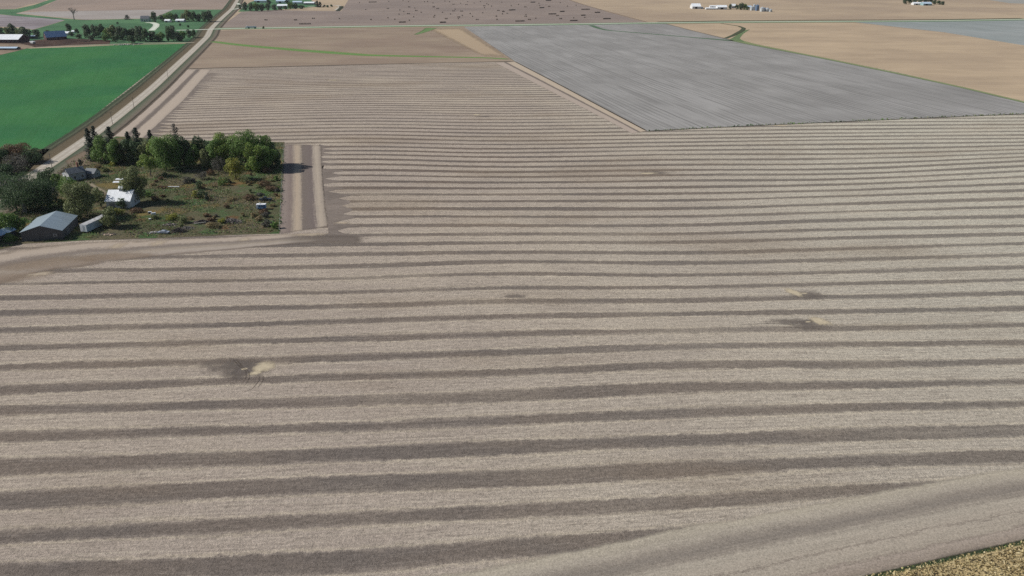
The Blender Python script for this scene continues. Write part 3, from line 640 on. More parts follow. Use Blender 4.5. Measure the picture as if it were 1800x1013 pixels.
def shrub(bx, by, wm, h, kind, label, k=500, leaf=.36, name='shrub', group=None, cat='shrub'):
    p = G(bx, by); seed = int(bx*11+by*5); rng = np.random.default_rng(seed); rr = random.Random(seed)
    root = thing(name, label, cat, p, 0, group)
    P, N = crown_pts(rng, wm/2, h, h*.05, int(k*max(.4, wm/3)), lobes=8)
    link('foliage', quads_mesh('foliage', P, N, leaf, rng), LF[kind], root)
    bm = bmesh.new()
    for _ in range(7):
        d = Vector((rr.uniform(-1, 1), rr.uniform(-1, 1), 1.3)).normalized()
        branches(bm, rr, Vector((rr.uniform(-.15, .15), rr.uniform(-.15, .15), 0)), d, h*.4, .05, 1, seg=4)
    bm_obj('stem', bm, BARK, root)
    return root
def bare_tree(bx, by, ty, wpx, label, thick=.3, depth=5, leafk=0, kind='grey', spread=.55, name='bare_tree'):
    p = G(bx, by); h = height_at(bx, by, ty); rr = random.Random(int(bx*7+by)); R = wpx*mpp(by)/2
    root = thing(name, label, 'tree', p)
    bm = bmesh.new(); tube(bm, Vector((0, 0, -.1)), Vector((0, 0, h*.3)), thick*1.3, thick, 8)
    for _ in range(5):
        branches(bm, rr, Vector((0, 0, h*rr.uniform(.22, .32))), Vector((rr.uniform(-1, 1), rr.uniform(-1, 1), rr.uniform(.5, 1.4))).normalized(), h*.27, thick*.7, depth-1, spread)
    # fit to height and width
    zmax = max(v.co.z for v in bm.verts); rmax = max(abs(v.co.x) for v in bm.verts)
    for v in bm.verts:
        v.co.z *= h/zmax; v.co.x *= R/rmax; v.co.y *= R/rmax
    bm_obj('trunk', bm, BARKG, root)
    if leafk:
        rng = np.random.default_rng(3); P, N = crown_pts(rng, R*.95, h*.85, h*.14, leafk, 18)
        link('crown', quads_mesh('crown', P, N, .35, rng), LF[kind], root)
    return root

# ---- trees round the abandoned farmstead
spruce(163, 283, 225, 14, 'tall dark spruce at the road end of the tree belt')
spruce(172, 274, 221, 13, 'dark spruce rising just behind the one at the road end of the belt')
spruce(201, 287, 222, 20, 'broad dark spruce above the left end of the green tree belt')
spruce(231, 280, 231, 11, 'thin dark spruce between two broader spruces of the belt')
spruce(247, 284, 224, 18, 'wide dark spruce with a pointed top left of the yellowish tree')
spruce(270, 278, 228, 11, 'small dark spruce peeking over the belt left of the yellowish tree')
spruce(316, 290, 217, 19, 'tall sparse grey larch standing above the middle of the belt', k=650, kind='grey', name='larch_tree')
spruce(443, 290, 229, 9, 'narrow conifer tip behind the large round green tree', k=700)
spruce(165, 283, 263, 17, 'low dark juniper at the foot of the road end spruces', k=1200, name='juniper')
G1 = 'trees of the farmstead belt'
tree(185, 285, 239, 42, 'green', 'mid green round tree at the left end of the tree belt', group=G1)
tree(214, 287, 252, 26, 'olive', 'grey green small tree right of the leftmost round tree of the belt', group=G1)
tree(236, 289, 243, 34, 'dark', 'dark green tree in the belt under the wide spruce', group=G1)
tree(258, 290, 252, 28, 'olive', 'dull olive tree beside the bright small tree with a visible trunk', group=G1)
tree(292, 299, 237, 50, 'green', 'large yellow topped green tree in the middle of the belt', group=G1, k=4200)
tree(276, 292, 245, 26, 'bright', 'fresh green tree at the left flank of the yellow topped tree', group=G1)
tree(325, 294, 238, 34, 'dark', 'dark tree under the sparse grey larch', group=G1)
tree(360, 288, 238, 40, 'dark', 'dark green low crowned tree between the larch and the big round trees', group=G1)
tree(341, 296, 252, 24, 'green', 'small green tree tucked between two dark crowns of the belt', group=G1)
tree(366, 298, 262, 24, 'olive', 'yellowish olive tree in front of the dark low crowned tree', group=G1)
tree(402, 294, 235, 48, 'bright', 'large bright green round tree left of centre of the right clump', group=G1, k=4500)
tree(434, 296, 233, 52, 'green', 'largest round green tree of the right clump', group=G1, k=4500)
tree(462, 294, 240, 40, 'green', 'green tree behind the rightmost round tree', group=G1)
tree(479, 290, 246, 28, 'dark', 'dark tree at the right end of the belt next to the headland', group=G1)
tree(465, 300, 255, 42, 'green', 'front round green tree at the right end of the belt', group=G1, k=3800)
tree(488, 297, 264, 15, 'dark', 'small dark tree on the very edge of the stubble', group=G1)
tree(203, 290, 246, 30, 'green', 'green tree directly right of the leftmost round tree', group=G1)
tree(309, 297, 246, 34, 'green', 'green tree filling the gap right of the yellow topped tree', group=G1)
tree(384, 297, 246, 34, 'green', 'green tree at the left shoulder of the large bright tree', group=G1)
tree(448, 302, 252, 34, 'bright', 'bright green tree in front of the largest round tree', group=G1)
tree(385, 303, 276, 27, 'grey', 'leafless looking grey thicket in front of the large bright tree', leaf=.35, k=2000)
tree(415, 316, 278, 31, 'yellow', 'yellow green tree standing alone in front of the belt', leaf=.42)
tree(265, 310, 272, 31, 'bright', 'bright green small tree with a thin bare trunk', trunk=.28, leaf=.42)
tree(239, 357, 296, 44, 'olive', 'yellow topped green tree right of the white roofed barn', k=4200)
tree(224, 342, 310, 26, 'yellow', 'faint yellow green tree behind the white roofed barn', k=1800)
tree(140, 384, 318, 60, 'olive', 'big broad olive tree between the house and the grey metal shed', k=5200)
tree(122, 350, 312, 40, 'green', 'green tree in front of the white gabled house', k=2600)
tree(178, 364, 330, 30, 'olive', 'low spreading tree left of the white roofed barn', k=2200)
tree(84, 326, 297, 35, 'dark', 'dark round tree at the end of the visible gravel road')
tree(102, 332, 306, 20, 'green', 'green bush like tree beside the dark round roadside tree')
r = bare_tree(44, 373, 305, 120, 'huge old tree with thin dark foliage and bare twigs left of the shed', .55, 6, 9500, 'dark', .6, 'old_tree')
tree(30, 372, 316, 64, 'dark', 'dark crowned tree just left of the sparse old tree', k=4200)
tree(74, 368, 318, 62, 'dark', 'dark crowned tree standing behind the grey metal shed', k=4200)
tree(14, 352, 300, 60, 'dark', 'dark crowned tree at the left border above the sparse old tree', k=3800)
tree(12, 412, 372, 42, 'green', 'green tree at the left border in front of the old tree')
tree(35, 408, 380, 34, 'green', 'low green tree touching the left side of the metal shed')
tree(-22, 425, 380, 50, 'dark', 'dark tree cut by the left border beside the blue roofed shed')
tree(196, 400, 364, 34, 'olive', 'low olive tree with yellow tufts right of the pale box trailer')
tree(217, 367, 349, 18, 'dark', 'small dark tree hiding the front wall of the white roofed barn', k=1800)
tree(131, 391, 376, 16, 'dark', 'dark low tree behind the right end of the metal shed', k=1800)
# across the road
tree(32, 284, 254, 50, 'rust', 'rust brown bushy tree across the road by the green field', leaf=.45)
tree(60, 286, 262, 36, 'dark', 'dark purple green thicket nearest to the gravel road', leaf=.45)
tree(2, 290, 259, 36, 'dark', 'dark thicket across the road at the left border')
tree(28, 302, 276, 52, 'grey', 'grey leafless thicket across the road behind the old tree', leaf=.4, k=2400)
tree(4, 310, 288, 40, 'dark', 'low dark thicket below the grey one across the road')
# shrubs in the yard
SH = [(343, 348, 3.4, 3.6, 'yellow', 'small yellow green bush in the middle of the yard'), (357, 347, 5, 4, 'dark', 'dark green bush right of the yellow green one'), (350, 334, 4, 4, 'dark', 'dark bush just behind the yellow green one'), (364, 353, 2.6, 2.8, 'spruce', 'round blackish juniper bush in mid yard'),
 (316, 303, 4.5, 3.2, 'dark', 'dark low bush in front of the belt under the larch'), (330, 322, 5, 3.2, 'grey', 'grey twiggy bush right of the white pole'), (356, 316, 6, 3.6, 'grey', 'grey green thicket below the belt'), (372, 308, 5, 2.6, 'rust', 'rust coloured bush at the foot of the grey thicket'),
 (470, 304, 7, 2.2, 'rust', 'rust red bush on the bank right of the yellow tree'), (466, 327, 7, 2.4, 'rust', 'rust red bush between the belt and the blue trailer'), (478, 336, 6, 2, 'rust', 'brown bush above the dark pickup'), (440, 352, 6, 1.8, 'rust', 'rusty low bush left of the blue camper'),
 (462, 376, 5, 1.4, 'rust', 'orange brown weeds just below the blue camper'), (400, 322, 4, 3, 'olive', 'olive bush left of the foot of the yellow tree'), (392, 326, 5, 4, 'green', 'green bush in front of the leafless thicket'), (432, 322, 5, 2.6, 'olive', 'olive bush right of the yellow tree'),
 (486, 318, 3, 2.4, 'green', 'green bush on the field fence beside the belt'), (488, 335, 2.6, 2, 'green', 'lower green bush on the field fence'), (305, 386, 6, 2, 'yellow', 'yellow green weeds left of the brush piles'), (322, 392, 5, 2.2, 'olive', 'olive weeds behind the black scrap heap'),
 (376, 400, 7, 1.4, 'straw', 'straw yellow weeds between the two brush piles'), (392, 392, 4, 1.6, 'yellow', 'yellowish weed clump left of the long brush pile'), (470, 398, 5, 2.2, 'grey', 'grey twiggy bush near the yard corner'), (484, 402, 3.4, 2.4, 'green', 'green weeds at the corner of the yard'),
 (455, 388, 4, 1.6, 'straw', 'straw coloured weeds below the blue camper'), (200, 292, 4, 2, 'yellow', 'yellowish bush below the left end of the belt'), (186, 302, 4, 2.2, 'olive', 'olive bush right of the small garage'), (172, 296, 4, 1.8, 'straw', 'straw coloured bush behind the small garage'),
 (206, 376, 6, 2.2, 'yellow', 'golden weeds in front of the white roofed barn'), (240, 374, 6, 1.6, 'rust', 'rusty weeds right of the barn front'), (262, 346, 4, 1.8, 'green', 'green weeds at the edge of the big shadow'), (150, 330, 4, 2.6, 'green', 'green bush below the small garage'),
 (108, 362, 4, 3, 'green', 'green bush left of the broad olive tree'), (60, 392, 4, 2, 'olive', 'olive bush behind the metal shed'), (20, 424, 6, 2.5, 'green', 'green bush at the bottom left of the yard'), (142, 292, 2.5, 3.2, 'spruce', 'dark pointed bush behind the ruined house')]
for s in SH: shrub(*s)
sr = random.Random(77)
for i in range(44):
    x_, y_ = sr.uniform(250, 488), sr.uniform(308, 404)
    kd, lb = sr.choice((('rust', 'low reddish brown scrub in the rough yard grass'), ('olive', 'low olive scrub in the rough yard grass'), ('grey', 'low grey twiggy scrub in the rough yard grass'), ('straw', 'low straw coloured scrub in the rough yard grass')))
    shrub(x_, y_, sr.uniform(1.6, 4.5), sr.uniform(.7, 1.8), kd, lb, group=lb.split(' in the')[0]+' of the yard', k=380)
# weeds and grass of the yard: nobody could count it
def tufts(name, label, cat, poly_px, k, size, kinds, seed, hmax=.5, thr=-9):
    rng = np.random.default_rng(seed); P = np.array([[*G(x, y)[:2]] for x, y in poly_px])
    lo, hi = P.min(0), P.max(0); out = []
    X = rng.uniform(lo, hi, size=(k*4, 2)); ins = np.zeros(len(X), bool); j = len(P)-1
    for i in range(len(P)):
        xi, yi = P[i]; xj, yj = P[j]
        c = ((yi > X[:, 1]) != (yj > X[:, 1])) & (X[:, 0] < (xj-xi)*(X[:, 1]-yi)/(yj-yi+1e-12)+xi); ins ^= c; j = i
    X = X[ins][:k]; k = len(X)
    pat = np.sin(X[:, 0]*.21+seed)+np.sin(X[:, 1]*.13+1.3*np.sin(X[:, 0]*.09))+np.sin((X[:, 0]+X[:, 1]*.6)*.37)*.7
    X = X[pat > thr]; k = len(X)
    C = np.concatenate([X, rng.uniform(.05, hmax, size=(k, 1))], 1)
    N = rng.normal(size=(k, 3)); N[:, 2] = np.abs(N[:, 2])*.4
    me = quads_mesh(name, C, N, size, rng)
    o = link(name, me, [LF[q] for q in kinds])
    # patches of one kind, not salt and pepper
    q = (np.sin(C[:, 0]*.11+seed)+np.sin(C[:, 1]*.17+C[:, 0]*.05)+rng.normal(size=k)*.5)
    idx = np.clip(((q+2)/4*len(kinds)).astype(int), 0, len(kinds)-1).astype(np.int32)
    me.polygons.foreach_set('material_index', idx); me.update()
    return tag(o, label, cat, kind='stuff')
tufts('yard_weeds', 'rough weeds and grass over the old farmyard', 'weeds', [(-100, 446), (0, 437), (40, 428), (150, 422), (300, 416), (420, 411), (490, 409), (493, 360), (496, 300), (498, 252), (205, 250), (128, 284), (24, 355), (-92, 438)], 34000, .55, ['green', 'olive', 'olive', 'straw', 'grey', 'green', 'rust', 'olive'], 5, .5, -.7)
tufts('roadside_weeds', 'rough weeds on the strip between the road and the green field', 'weeds', [(-200, 264), (84, 264), (48, 302), (-20, 345), (-200, 470)], 5000, .6, ['olive', 'grey', 'green', 'dark'], 9)
tufts('fence_weeds', 'line of weeds along the right fence of the yard', 'weeds', [(489, 411), (494, 411), (500, 300), (500, 256), (495, 256), (492, 340)], 900, .8, ['dark', 'green'], 12, 1.2)
tufts('corn_crop', 'dry golden corn at the lower right corner of the field', 'corn', [(1300, 1075), (1533, 1018), (1660, 989), (1800, 958), (2100, 892), (2100, 1250), (1300, 1250)], 26000, .42, ['corn', 'corn', 'corn', 'straw'], 21, 1.2)
tufts('edge_weeds', 'thin line of green weeds along the edge of the corn', 'weeds', [(1300, 1068), (1533, 1012), (1800, 951), (2100, 883), (2100, 890), (1800, 957), (1533, 1017), (1300, 1073)], 2500, .32, ['dark', 'green', 'olive', 'dark'], 33, .5)
tufts('fence_weeds', 'dark weeds along the near edge of the grey field', 'weeds', [(1138, 230), (1300, 221.3), (1500, 212.3), (1800, 199.4), (1800, 201.3), (1500, 214.2), (1300, 223.2), (1138, 232)], 1500, .9, ['dark', 'olive', 'green'], 14, .8)

# ------------------------------------------------------------------ buildings
W_WHITE = plain_mat('white_boards', (.55, .56, .56, 1), .7, var=.2, scale=1.5, streak=True)
W_GREY = plain_mat('grey_sheet_wall', (.075, .075, .08, 1), .6, var=.2, streak=True)
W_RED = plain_mat('faded_red_boards', (.10, .045, .045, 1), .8, var=.3, streak=True)
W_OLD = plain_mat('weathered_boards', (.25, .24, .23, 1), .9, var=.35, streak=True)
W_OLD2 = plain_mat('peeling_white_boards', (.36, .37, .38, 1), .8, var=.3, streak=True)
W_TEAL = plain_mat('teal_sheet_wall', (.22, .33, .36, 1), .6)
R_STEEL = roof_mat('galvanised_roof', (.25, .31, .35, 1), .4, .9, rust=None)
R_WHITE = roof_mat('white_metal_roof', (.82, .85, .87, 1), .4, .8)
R_GREY = roof_mat('grey_shingle_roof', (.17, .185, .20, 1), .8, .4)
R_BLUE = roof_mat('blue_metal_roof', (.16, .26, .42, 1), .4, 2.2)
R_PALEB = roof_mat('pale_blue_roof', (.48, .60, .72, 1), .4, 1.2)
R_DARK = roof_mat('dark_roof', (.09, .10, .12, 1), .8, .5)
DARK = plain_mat('dark_opening', (.02, .02, .022, 1), .8)
GLASS = plain_mat('window_glass', (.04, .05, .06, 1), .15, spec=.6)
TRIM = plain_mat('white_trim', (.6, .6, .6, 1), .6)
STEEL = plain_mat('bin_steel', (.50, .54, .57, 1), .4, metal=.3, var=.12)
BLUEST = plain_mat('blue_silo_steel', (.10, .16, .26, 1), .35, spec=.5)
RUST = plain_mat('rusty_iron', (.13, .07, .045, 1), .9, var=.4, scale=4)
BLACK = plain_mat('black_rubber', (.02, .02, .02, 1), .85)
BLUEP = plain_mat('faded_blue_paint', (.17, .30, .48, 1), .5, var=.2, rust=None)
WHITEP = plain_mat('chalky_white_paint', (.72, .74, .76, 1), .45, var=.12, streak=True)
CARD = plain_mat('dark_car_paint', (.03, .035, .045, 1), .3, spec=.5)
CARG = plain_mat('dull_grey_car_paint', (.30, .33, .38, 1), .45, var=.25)
WOOD = plain_mat('weathered_pole', (.20, .17, .14, 1), .9)
CONC = plain_mat('broken_concrete', (.46, .44, .41, 1), .9, var=.25)
def box(bm, x0, x1, y0, y1, z0, z1, bev=0):
    v = [bm.verts.new((x, y, z)) for z in (z0, z1) for x, y in ((x0, y0), (x1, y0), (x1, y1), (x0, y1))]
    for f in ((3, 2, 1, 0), (4, 5, 6, 7), (0, 1, 5, 4), (1, 2, 6, 5), (2, 3, 7, 6), (3, 0, 4, 7)): bm.faces.new([v[i] for i in f])
def solid_gable(w, d, e, h, y0=0):
    """gable walls at y0 and y0+d; ridge along y"""
    bm = bmesh.new(); P = [(-w/2, e*0), (w/2, 0), (w/2, e), (0, h), (-w/2, e)]
    a = [bm.verts.new((x, y0, z)) for x, z in ((-w/2, -.1), (w/2, -.1), (w/2, e), (0, h), (-w/2, e))]
    b = [bm.verts.new((x, y0+d, z)) for x, z in ((-w/2, -.1), (w/2, -.1), (w/2, e), (0, h), (-w/2, e))]
    bm.faces.new(a[::-1][::-1]); bm.faces.new(b[::-1])
    for i in range(5): bm.faces.new((a[i], b[i], b[(i+1) % 5], a[(i+1) % 5]))
    bmesh.ops.recalc_face_normals(bm, faces=bm.faces[:]); return bm
def roof_slabs(w, d, e, h, y0=0, ov=.35, th=.09, lift=.05):
    """two slabs, with uv running along the ridge (x of uv) and down the slope"""
    me_v = []; me_f = []; uvl = []
    sl_ = (h-e)/(w/2); ln = math.hypot(w/2+ov, (w/2+ov)*sl_)
    for s in (-1, 1):
        i0 = len(me_v); xe = s*(w/2+ov); ze = h-(w/2+ov)*sl_
        for zz in (lift, lift+th):
            for (x, z) in ((0, h), (xe, ze)):
                for y in (y0-ov, y0+d+ov): me_v.append((x, y, z+zz))
        a = i0
        fs = [(a+4, a+5, a+7, a+6), (a, a+2, a+3, a+1), (a, a+1, a+5, a+4), (a+2, a+6, a+7, a+3), (a, a+4, a+6, a+2), (a+1, a+3, a+7, a+5)]
        if s > 0: fs = [f[::-1] for f in fs]
        me_f += fs
    me = D.meshes.new('roof'); me.from_pydata(me_v, [], me_f)
    bm = bmesh.new(); bm.from_mesh(me); bmesh.ops.recalc_face_normals(bm, faces=bm.faces[:])
    ul = bm.loops.layers.uv.new('uv')
    for f in bm.faces:
        for lp in f.loops: lp[ul].uv = (lp.vert.co.y, abs(lp.vert.co.x))
    bm.to_mesh(me); bm.free(); return me
def gable_building(name, label, cat, loc, rz, w, d, e, h, wall, roof, doors=(), windows=(), ov=.35, group=None, sides=None):
    """front gable at local y=0 facing -y, ridge runs to +y. doors/windows: (face, pos, z0, width, height); face F/B front/back gable, L/R sides"""
    root = thing(name, label, cat, loc, rz, group)
    bm_obj('wall', solid_gable(w, d, e, h), wall, root)
    link('roof', roof_slabs(w, d, e, h, 0, ov), roof, root)
    def panel(face, pos, z0, ww, hh, nm, mat, t0=.06):
        bm = bmesh.new()
        if face == 'F': box(bm, pos-ww/2, pos+ww/2, -t0, .02, z0, z0+hh)
        elif face == 'B': box(bm, pos-ww/2, pos+ww/2, d-.02, d+t0, z0, z0+hh)
        elif face == 'L': box(bm, -w/2-t0, -w/2+.02, pos-ww/2, pos+ww/2, z0, z0+hh)
        else: box(bm, w/2-.02, w/2+t0, pos-ww/2, pos+ww/2, z0, z0+hh)
        return bm_obj(nm, bm, mat, root)
    for dd in doors: panel(*dd[:5], 'door', dd[5] if len(dd) > 5 else DARK)
    for ww in windows:
        f = panel(ww[0], ww[1], ww[2]-.08, ww[3]+.2, ww[4]+.18, 'window_frame', TRIM, .05)
        p = panel(*ww, 'pane', GLASS, .08); p.parent = f
        f.name = 'window'
    return root
def by_px(l, r):
    """front-left and front-right base pixels -> loc, rz, width"""
    a = G(*l); b = G(*r); return (a+b)/2, math.atan2(b.y-a.y, b.x-a.x), (b-a).length
# machine shed
loc, rz, w_ = Vector((-173.6, 290.6, 0)), rad(10), 14.2
gable_building('machine_shed', 'low grey metal machine shed with a pale steel roof by the field edge', 'shed', loc, rz, w_, 18.5, 3.5, 5.7, W_GREY, R_STEEL, ov=.3,
    doors=[('R', 6, 0, 3.2, 3.0, plain_mat('grey_sliding_door', (.12, .12, .125, 1))), ('L', 9, 0, 3, 3)], windows=[('F', 4.5, 1.4, .9, .8)])
# barn: ridge runs across, so turn it a quarter
def cross(name, label, cat, cx, cy, rz, width, depth, e, h, wall, roof, doors=(), windows=(), ov=.35, group=None):
    """ridge parallel to the local x of the photograph; (cx,cy) is the front wall's middle"""
    c = Vector((cx, cy, 0))+Matrix.Rotation(rz, 3, 'Z')@Vector((-width/2, depth/2, 0))
    return gable_building(name, label, cat, c, rz-math.pi/2, depth, width, e, h, wall, roof, doors, windows, ov, group)
# for cross(): local gable building's R side faces the camera (front), y runs to the right
barn = cross('barn', 'white barn with a bright white metal roof and a small cupola', 'barn', -163.4, 331.4, rad(1), 9.8, 10, 3.3, 6.6, W_WHITE, R_WHITE, ov=.4,
    doors=[('R', 2.4, 0, 2.2, 2.4, W_OLD), ('R', 7.2, 0, 1.1, 2.1, W_OLD)], windows=[('R', 4.6, 1.2, .9, .9), ('R', 5.8, 1.2, .9, .9), ('B', 0, 1.2, 1, 1), ('B', -2.6, 1.2, 1, 1)])
cu = bm_obj('cupola', solid_gable(1.5, 1.5, 1.5, 2.0), W_WHITE, barn); cu.location = (0, 4.3, 6.1)
cr = link('cupola_roof', roof_slabs(1.5, 1.5, 1.5, 2.1, 0, .2), R_WHITE, cu)
bm = bmesh.new(); box(bm, -.45, .45, -.04, .02, .55, 1.3); bm_obj('louvre', bm, DARK, cu)
# house and garage
c = G(127, 316)
house = gable_building('farm_house', 'dilapidated white gabled house with a blue grey roof near the road', 'house', G(119, 318), rad(-42), 5.2, 7.5, 3.6, 5.6, W_OLD2, R_GREY, ov=.3,
    doors=[('F', 1.6, 0, 1, 2)], windows=[('F', -1.4, 1, .9, 1.3), ('F', 0, 3.6, .8, 1.1), ('R', 2.5, 1, .9, 1.3), ('R', 6, 1, .9, 1.3), ('L', 3, 1, .9, 1.3)])
ch = bmesh.new(); box(ch, -.35, .35, -.35, .35, 0, 2.6); k = bm_obj('chimney', ch, plain_mat('old_brick', (.25, .12, .09, 1), .9), house); k.location = (0, 5.5, 5.2)
wing = bm_obj('wing_wall', solid_gable(3.6, 2.4, 2.5, 3.8), W_WHITE, house); wing.location = (-2.4, 1.8, 0); wing.rotation_euler = (0, 0, rad(90))
wr = link('wing_roof', roof_slabs(3.6, 2.4, 2.5, 3.8, 0, .25), R_GREY, house); wr.location = (-2.4, 1.8, 0); wr.rotation_euler = (0, 0, rad(90))
cross('garage', 'small weathered garage with a grey roof right of the ruined house', 'garage', G(158, 313).x, G(158, 313).y, rad(-12), 5.0, 4.6, 2.3, 4.0, W_OLD2, R_GREY,
    doors=[('R', 2.9, 0, 2.5, 2.1, W_OLD)], windows=[('B', 0, 1.1, .8, .8)])
# two low roofs behind the barn
def shelter(px, py, L, w2, h, label, rz):
    root = thing('low_shelter', label, 'shelter', G(px, py), rz)
    bm = bmesh.new(); box(bm, -L/2, L/2, -w2/2, w2/2, -.04, .04)
    for i in range(int(L/.6)): box(bm, -L/2+.3+i*.6, -L/2+.36+i*.6, -w2/2, w2/2, .042, .075)
    r = bm_obj('roof', bm, W_SHEET, root); r.location = (0, 0, h); r.rotation_euler = (rad(10), 0, 0)
    for x in (-L/2+.2, L/2-.2):
        for y in (-w2/2+.2, w2/2-.2):
            b = bmesh.new(); tube(b, Vector((x, y, 0)), Vector((x, y, h+y*.17)), .07, .06); bm_obj('post', b, WOOD, root)
    return root
W_SHEET = plain_mat('white_sheet_metal', (.78, .80, .82, 1), .4, var=.1)
shelter(213, 319, 4.6, 1.6, 1.1, 'farther of two narrow white sheet roofs behind the barn', rad(4))
shelter(209, 324, 4.8, 1.7, 1.1, 'nearer of two narrow white sheet roofs behind the barn', rad(6))
# blue-white shed cut by the left border
gable_building('small_shed', 'small shed with a pale blue roof cut by the left border', 'shed', G(-6, 424), rad(-14), 4.6, 7, 2.4, 3.6, W_GREY, R_PALEB, doors=[('F', 0, 0, 1.2, 2)])
# box trailer
def wheel_at(parent, x, y, r, wd, rim=True):
    bm = bmesh.new()
    tube(bm, Vector((x-wd/2, y, r)), Vector((x+wd/2, y, r)), r, r, 14)
    o = bm_obj('wheel', bm, BLACK, parent)
    b = bmesh.new(); tube(b, Vector((x-wd/2-.02, y, r)), Vector((x+wd/2+.02, y, r)), r*.55, r*.55, 10); bm_obj('rim', b, STEEL, o)
    return o
tr = thing('box_trailer', 'long pale blue grey box trailer parked right of the grey metal shed', 'trailer', (-162.4, 299.2, 0), rad(-12)); tr.scale = (1.1, 1.15, 1.06)
bm = bmesh.new(); box(bm, -1.3, 1.3, 0, 11.5, .55, 3.1)
for i in range(18): box(bm, 1.302, 1.33, .3+i*.63, .36+i*.63, .6, 3.05); box(bm, -1.33, -1.302, .3+i*.63, .36+i*.63, .6, 3.05)
bm_obj('body', bm, plain_mat('blue_grey_trailer_paint', (.40, .47, .54, 1), .5, var=.18, streak=True), tr)
bm = bmesh.new(); box(bm, -1.34, 1.34, -.03, 11.53, 3.102, 3.16)
for i in range(12): box(bm, -1.3, 1.3, .5+i*.95, .56+i*.95, 3.162, 3.19)
bm_obj('roof', bm, plain_mat('dull_trailer_roof', (.42, .43, .44, 1), .6, var=.35, scale=.9, rust=(.2, .12, .08, 1)), tr)
for s in (-1, 1):
    b = bmesh.new(); box(b, .03 if s > 0 else -1.24, 1.24 if s > 0 else -.03, -.05, -.01, .62, 3.02); dr = bm_obj('door', b, WHITEP, tr)
    b = bmesh.new(); tube(b, Vector((s*.25, -.09, .7)), Vector((s*.25, -.09, 2.95)), .02, .02, 5); bm_obj('latch_bar', b, STEEL, dr)
for y in (1.6, 2.8):
    for x in (-1.0, 1.0): wheel_at(tr, x, y, .48, .5)
for x in (-.9, .9):
    b = bmesh.new(); box(b, x-.08, x+.08, 9.2, 9.4, 0, .55); bm_obj('landing_leg', b, STEEL, tr)
# cars
def car(name, label, cat, loc, rz, paint, L=4.4, W=1.8, Hh=1.45, bed=False, sunk=0.0):
    root = thing(name, label, cat, loc, rz)
    bm = bmesh.new(); y0 = .35
    prof = [(-L/2, .38), (-L/2, .78), (-L*.28, .92), (-L*.16, Hh), (L*.17, Hh), (L*.32, .95), (L/2, .85), (L/2, .38)]
    if bed: prof = [(-L/2, .42), (-L/2, .95), (-L*.24, 1.02), (-L*.14, Hh), (L*.08, Hh), (L*.12, 1.0), (L/2, 1.0), (L/2, .42)]
    fr = []
    for s in (-1, 1):
        fr.append([bm.verts.new((x, s*W/2*(.86 if z > 1.1 else 1), z)) for x, z in prof])
    n = len(prof); bm.faces.new(fr[0]); bm.faces.new(fr[1][::-1])
    for i in range(n): bm.faces.new((fr[0][i], fr[0][(i+1) % n], fr[1][(i+1) % n], fr[1][i]))
    bmesh.ops.recalc_face_normals(bm, faces=bm.faces[:])
    bmesh.ops.bevel(bm, geom=bm.edges[:], offset=.06, segments=2, affect='EDGES')
    bm_obj('body', bm, paint, root)
    for s in (-1, 1):
        b = bmesh.new(); box(b, -L*.13, L*(.06 if bed else .15), s*W*.445-.02, s*W*.445+.02, 1.0, Hh-.1); bm_obj('side_window', b, GLASS, root)
    b = bmesh.new(); q = Matrix.Rotation(math.atan2(Hh-.92, L*.12), 4, 'Y')
    vs = [b.verts.new(v) for v in ((-L*.275, -W*.38, .95), (-L*.275, W*.38, .95), (-L*.165, W*.36, Hh-.03), (-L*.165, -W*.36, Hh-.03))]
    for v in vs: v.co.x -= .04; v.co.z += .03
    b.faces.new(vs); bmesh.ops.solidify(b, geom=b.faces[:], thickness=.02); bm_obj('windscreen', b, GLASS, root)
    for x in (-L*.32, L*.31):
        for s in (-1, 1):
            b = bmesh.new(); tube(b, Vector((x, s*W/2-.1*s-.08, .33)), Vector((x, s*W/2-.1*s+.08, .33)), .33, .33, 14); wh = bm_obj('wheel', b, BLACK, root)
            b = bmesh.new(); tube(b, Vector((x, s*W/2-.1*s-.1, .33)), Vector((x, s*W/2-.1*s+.1, .33)), .18, .18, 10); bm_obj('rim', b, STEEL, wh)
    for s in (-1, 1):
        b = bmesh.new(); box(b, -L/2-.03, -L/2+.04, s*W*.38-.14, s*W*.38+.14, .58, .72); bm_obj('headlight', b, TRIM, root)
    return root
car('pickup_truck', 'dark pickup truck parked behind the blue camper', 'pickup', G(467, 353), rad(4), CARD, 5.2, 1.9, 1.75, True)
car('junk_car', 'dull grey junk car lying among scrap at the yard edge', 'car', G(288, 411), rad(-5), CARG, 4.3, 1.7, 1.35)
# blue camper
cp = thing('camper', 'small faded blue camper with a white roof near the field strip', 'camper', G(460, 368), rad(3))
bm = bmesh.new(); box(bm, -1.9, 1.9, -.95, .95, .45, 2.1); bmesh.ops.bevel(bm, geom=bm.edges[:], offset=.12, segments=2, affect='EDGES'); bm_obj('body', bm, BLUEP, cp)
bm = bmesh.new(); box(bm, -1.95, 1.95, -1, 1, 2.102, 2.3); bmesh.ops.bevel(bm, geom=bm.edges[:], offset=.06, segments=2, affect='EDGES'); bm_obj('roof', bm, WHITEP, cp)
bm = bmesh.new(); box(bm, -1.93, -1.2, -.98, .98, .6, 2.0); bm_obj('front_panel', bm, WHITEP, cp)
for x in (-.5, .5): b = bmesh.new(); box(b, x-.3, x+.3, -.99, -.94, 1.3, 1.8); bm_obj('window', b, GLASS, cp)
b = bmesh.new(); box(b, 1.0, 1.6, -1.0, -.94, .5, 1.9); bm_obj('door', b, plain_mat('dark_blue_door', (.06, .1, .2, 1)), cp)
for x in (-1.1, 1.2): 
    for s in (-1, 1):
        b = bmesh.new(); tube(b, Vector((x, s*.9-.1, .35)), Vector((x, s*.9+.1, .35)), .35, .35, 12); bm_obj('wheel', b, BLACK, cp)
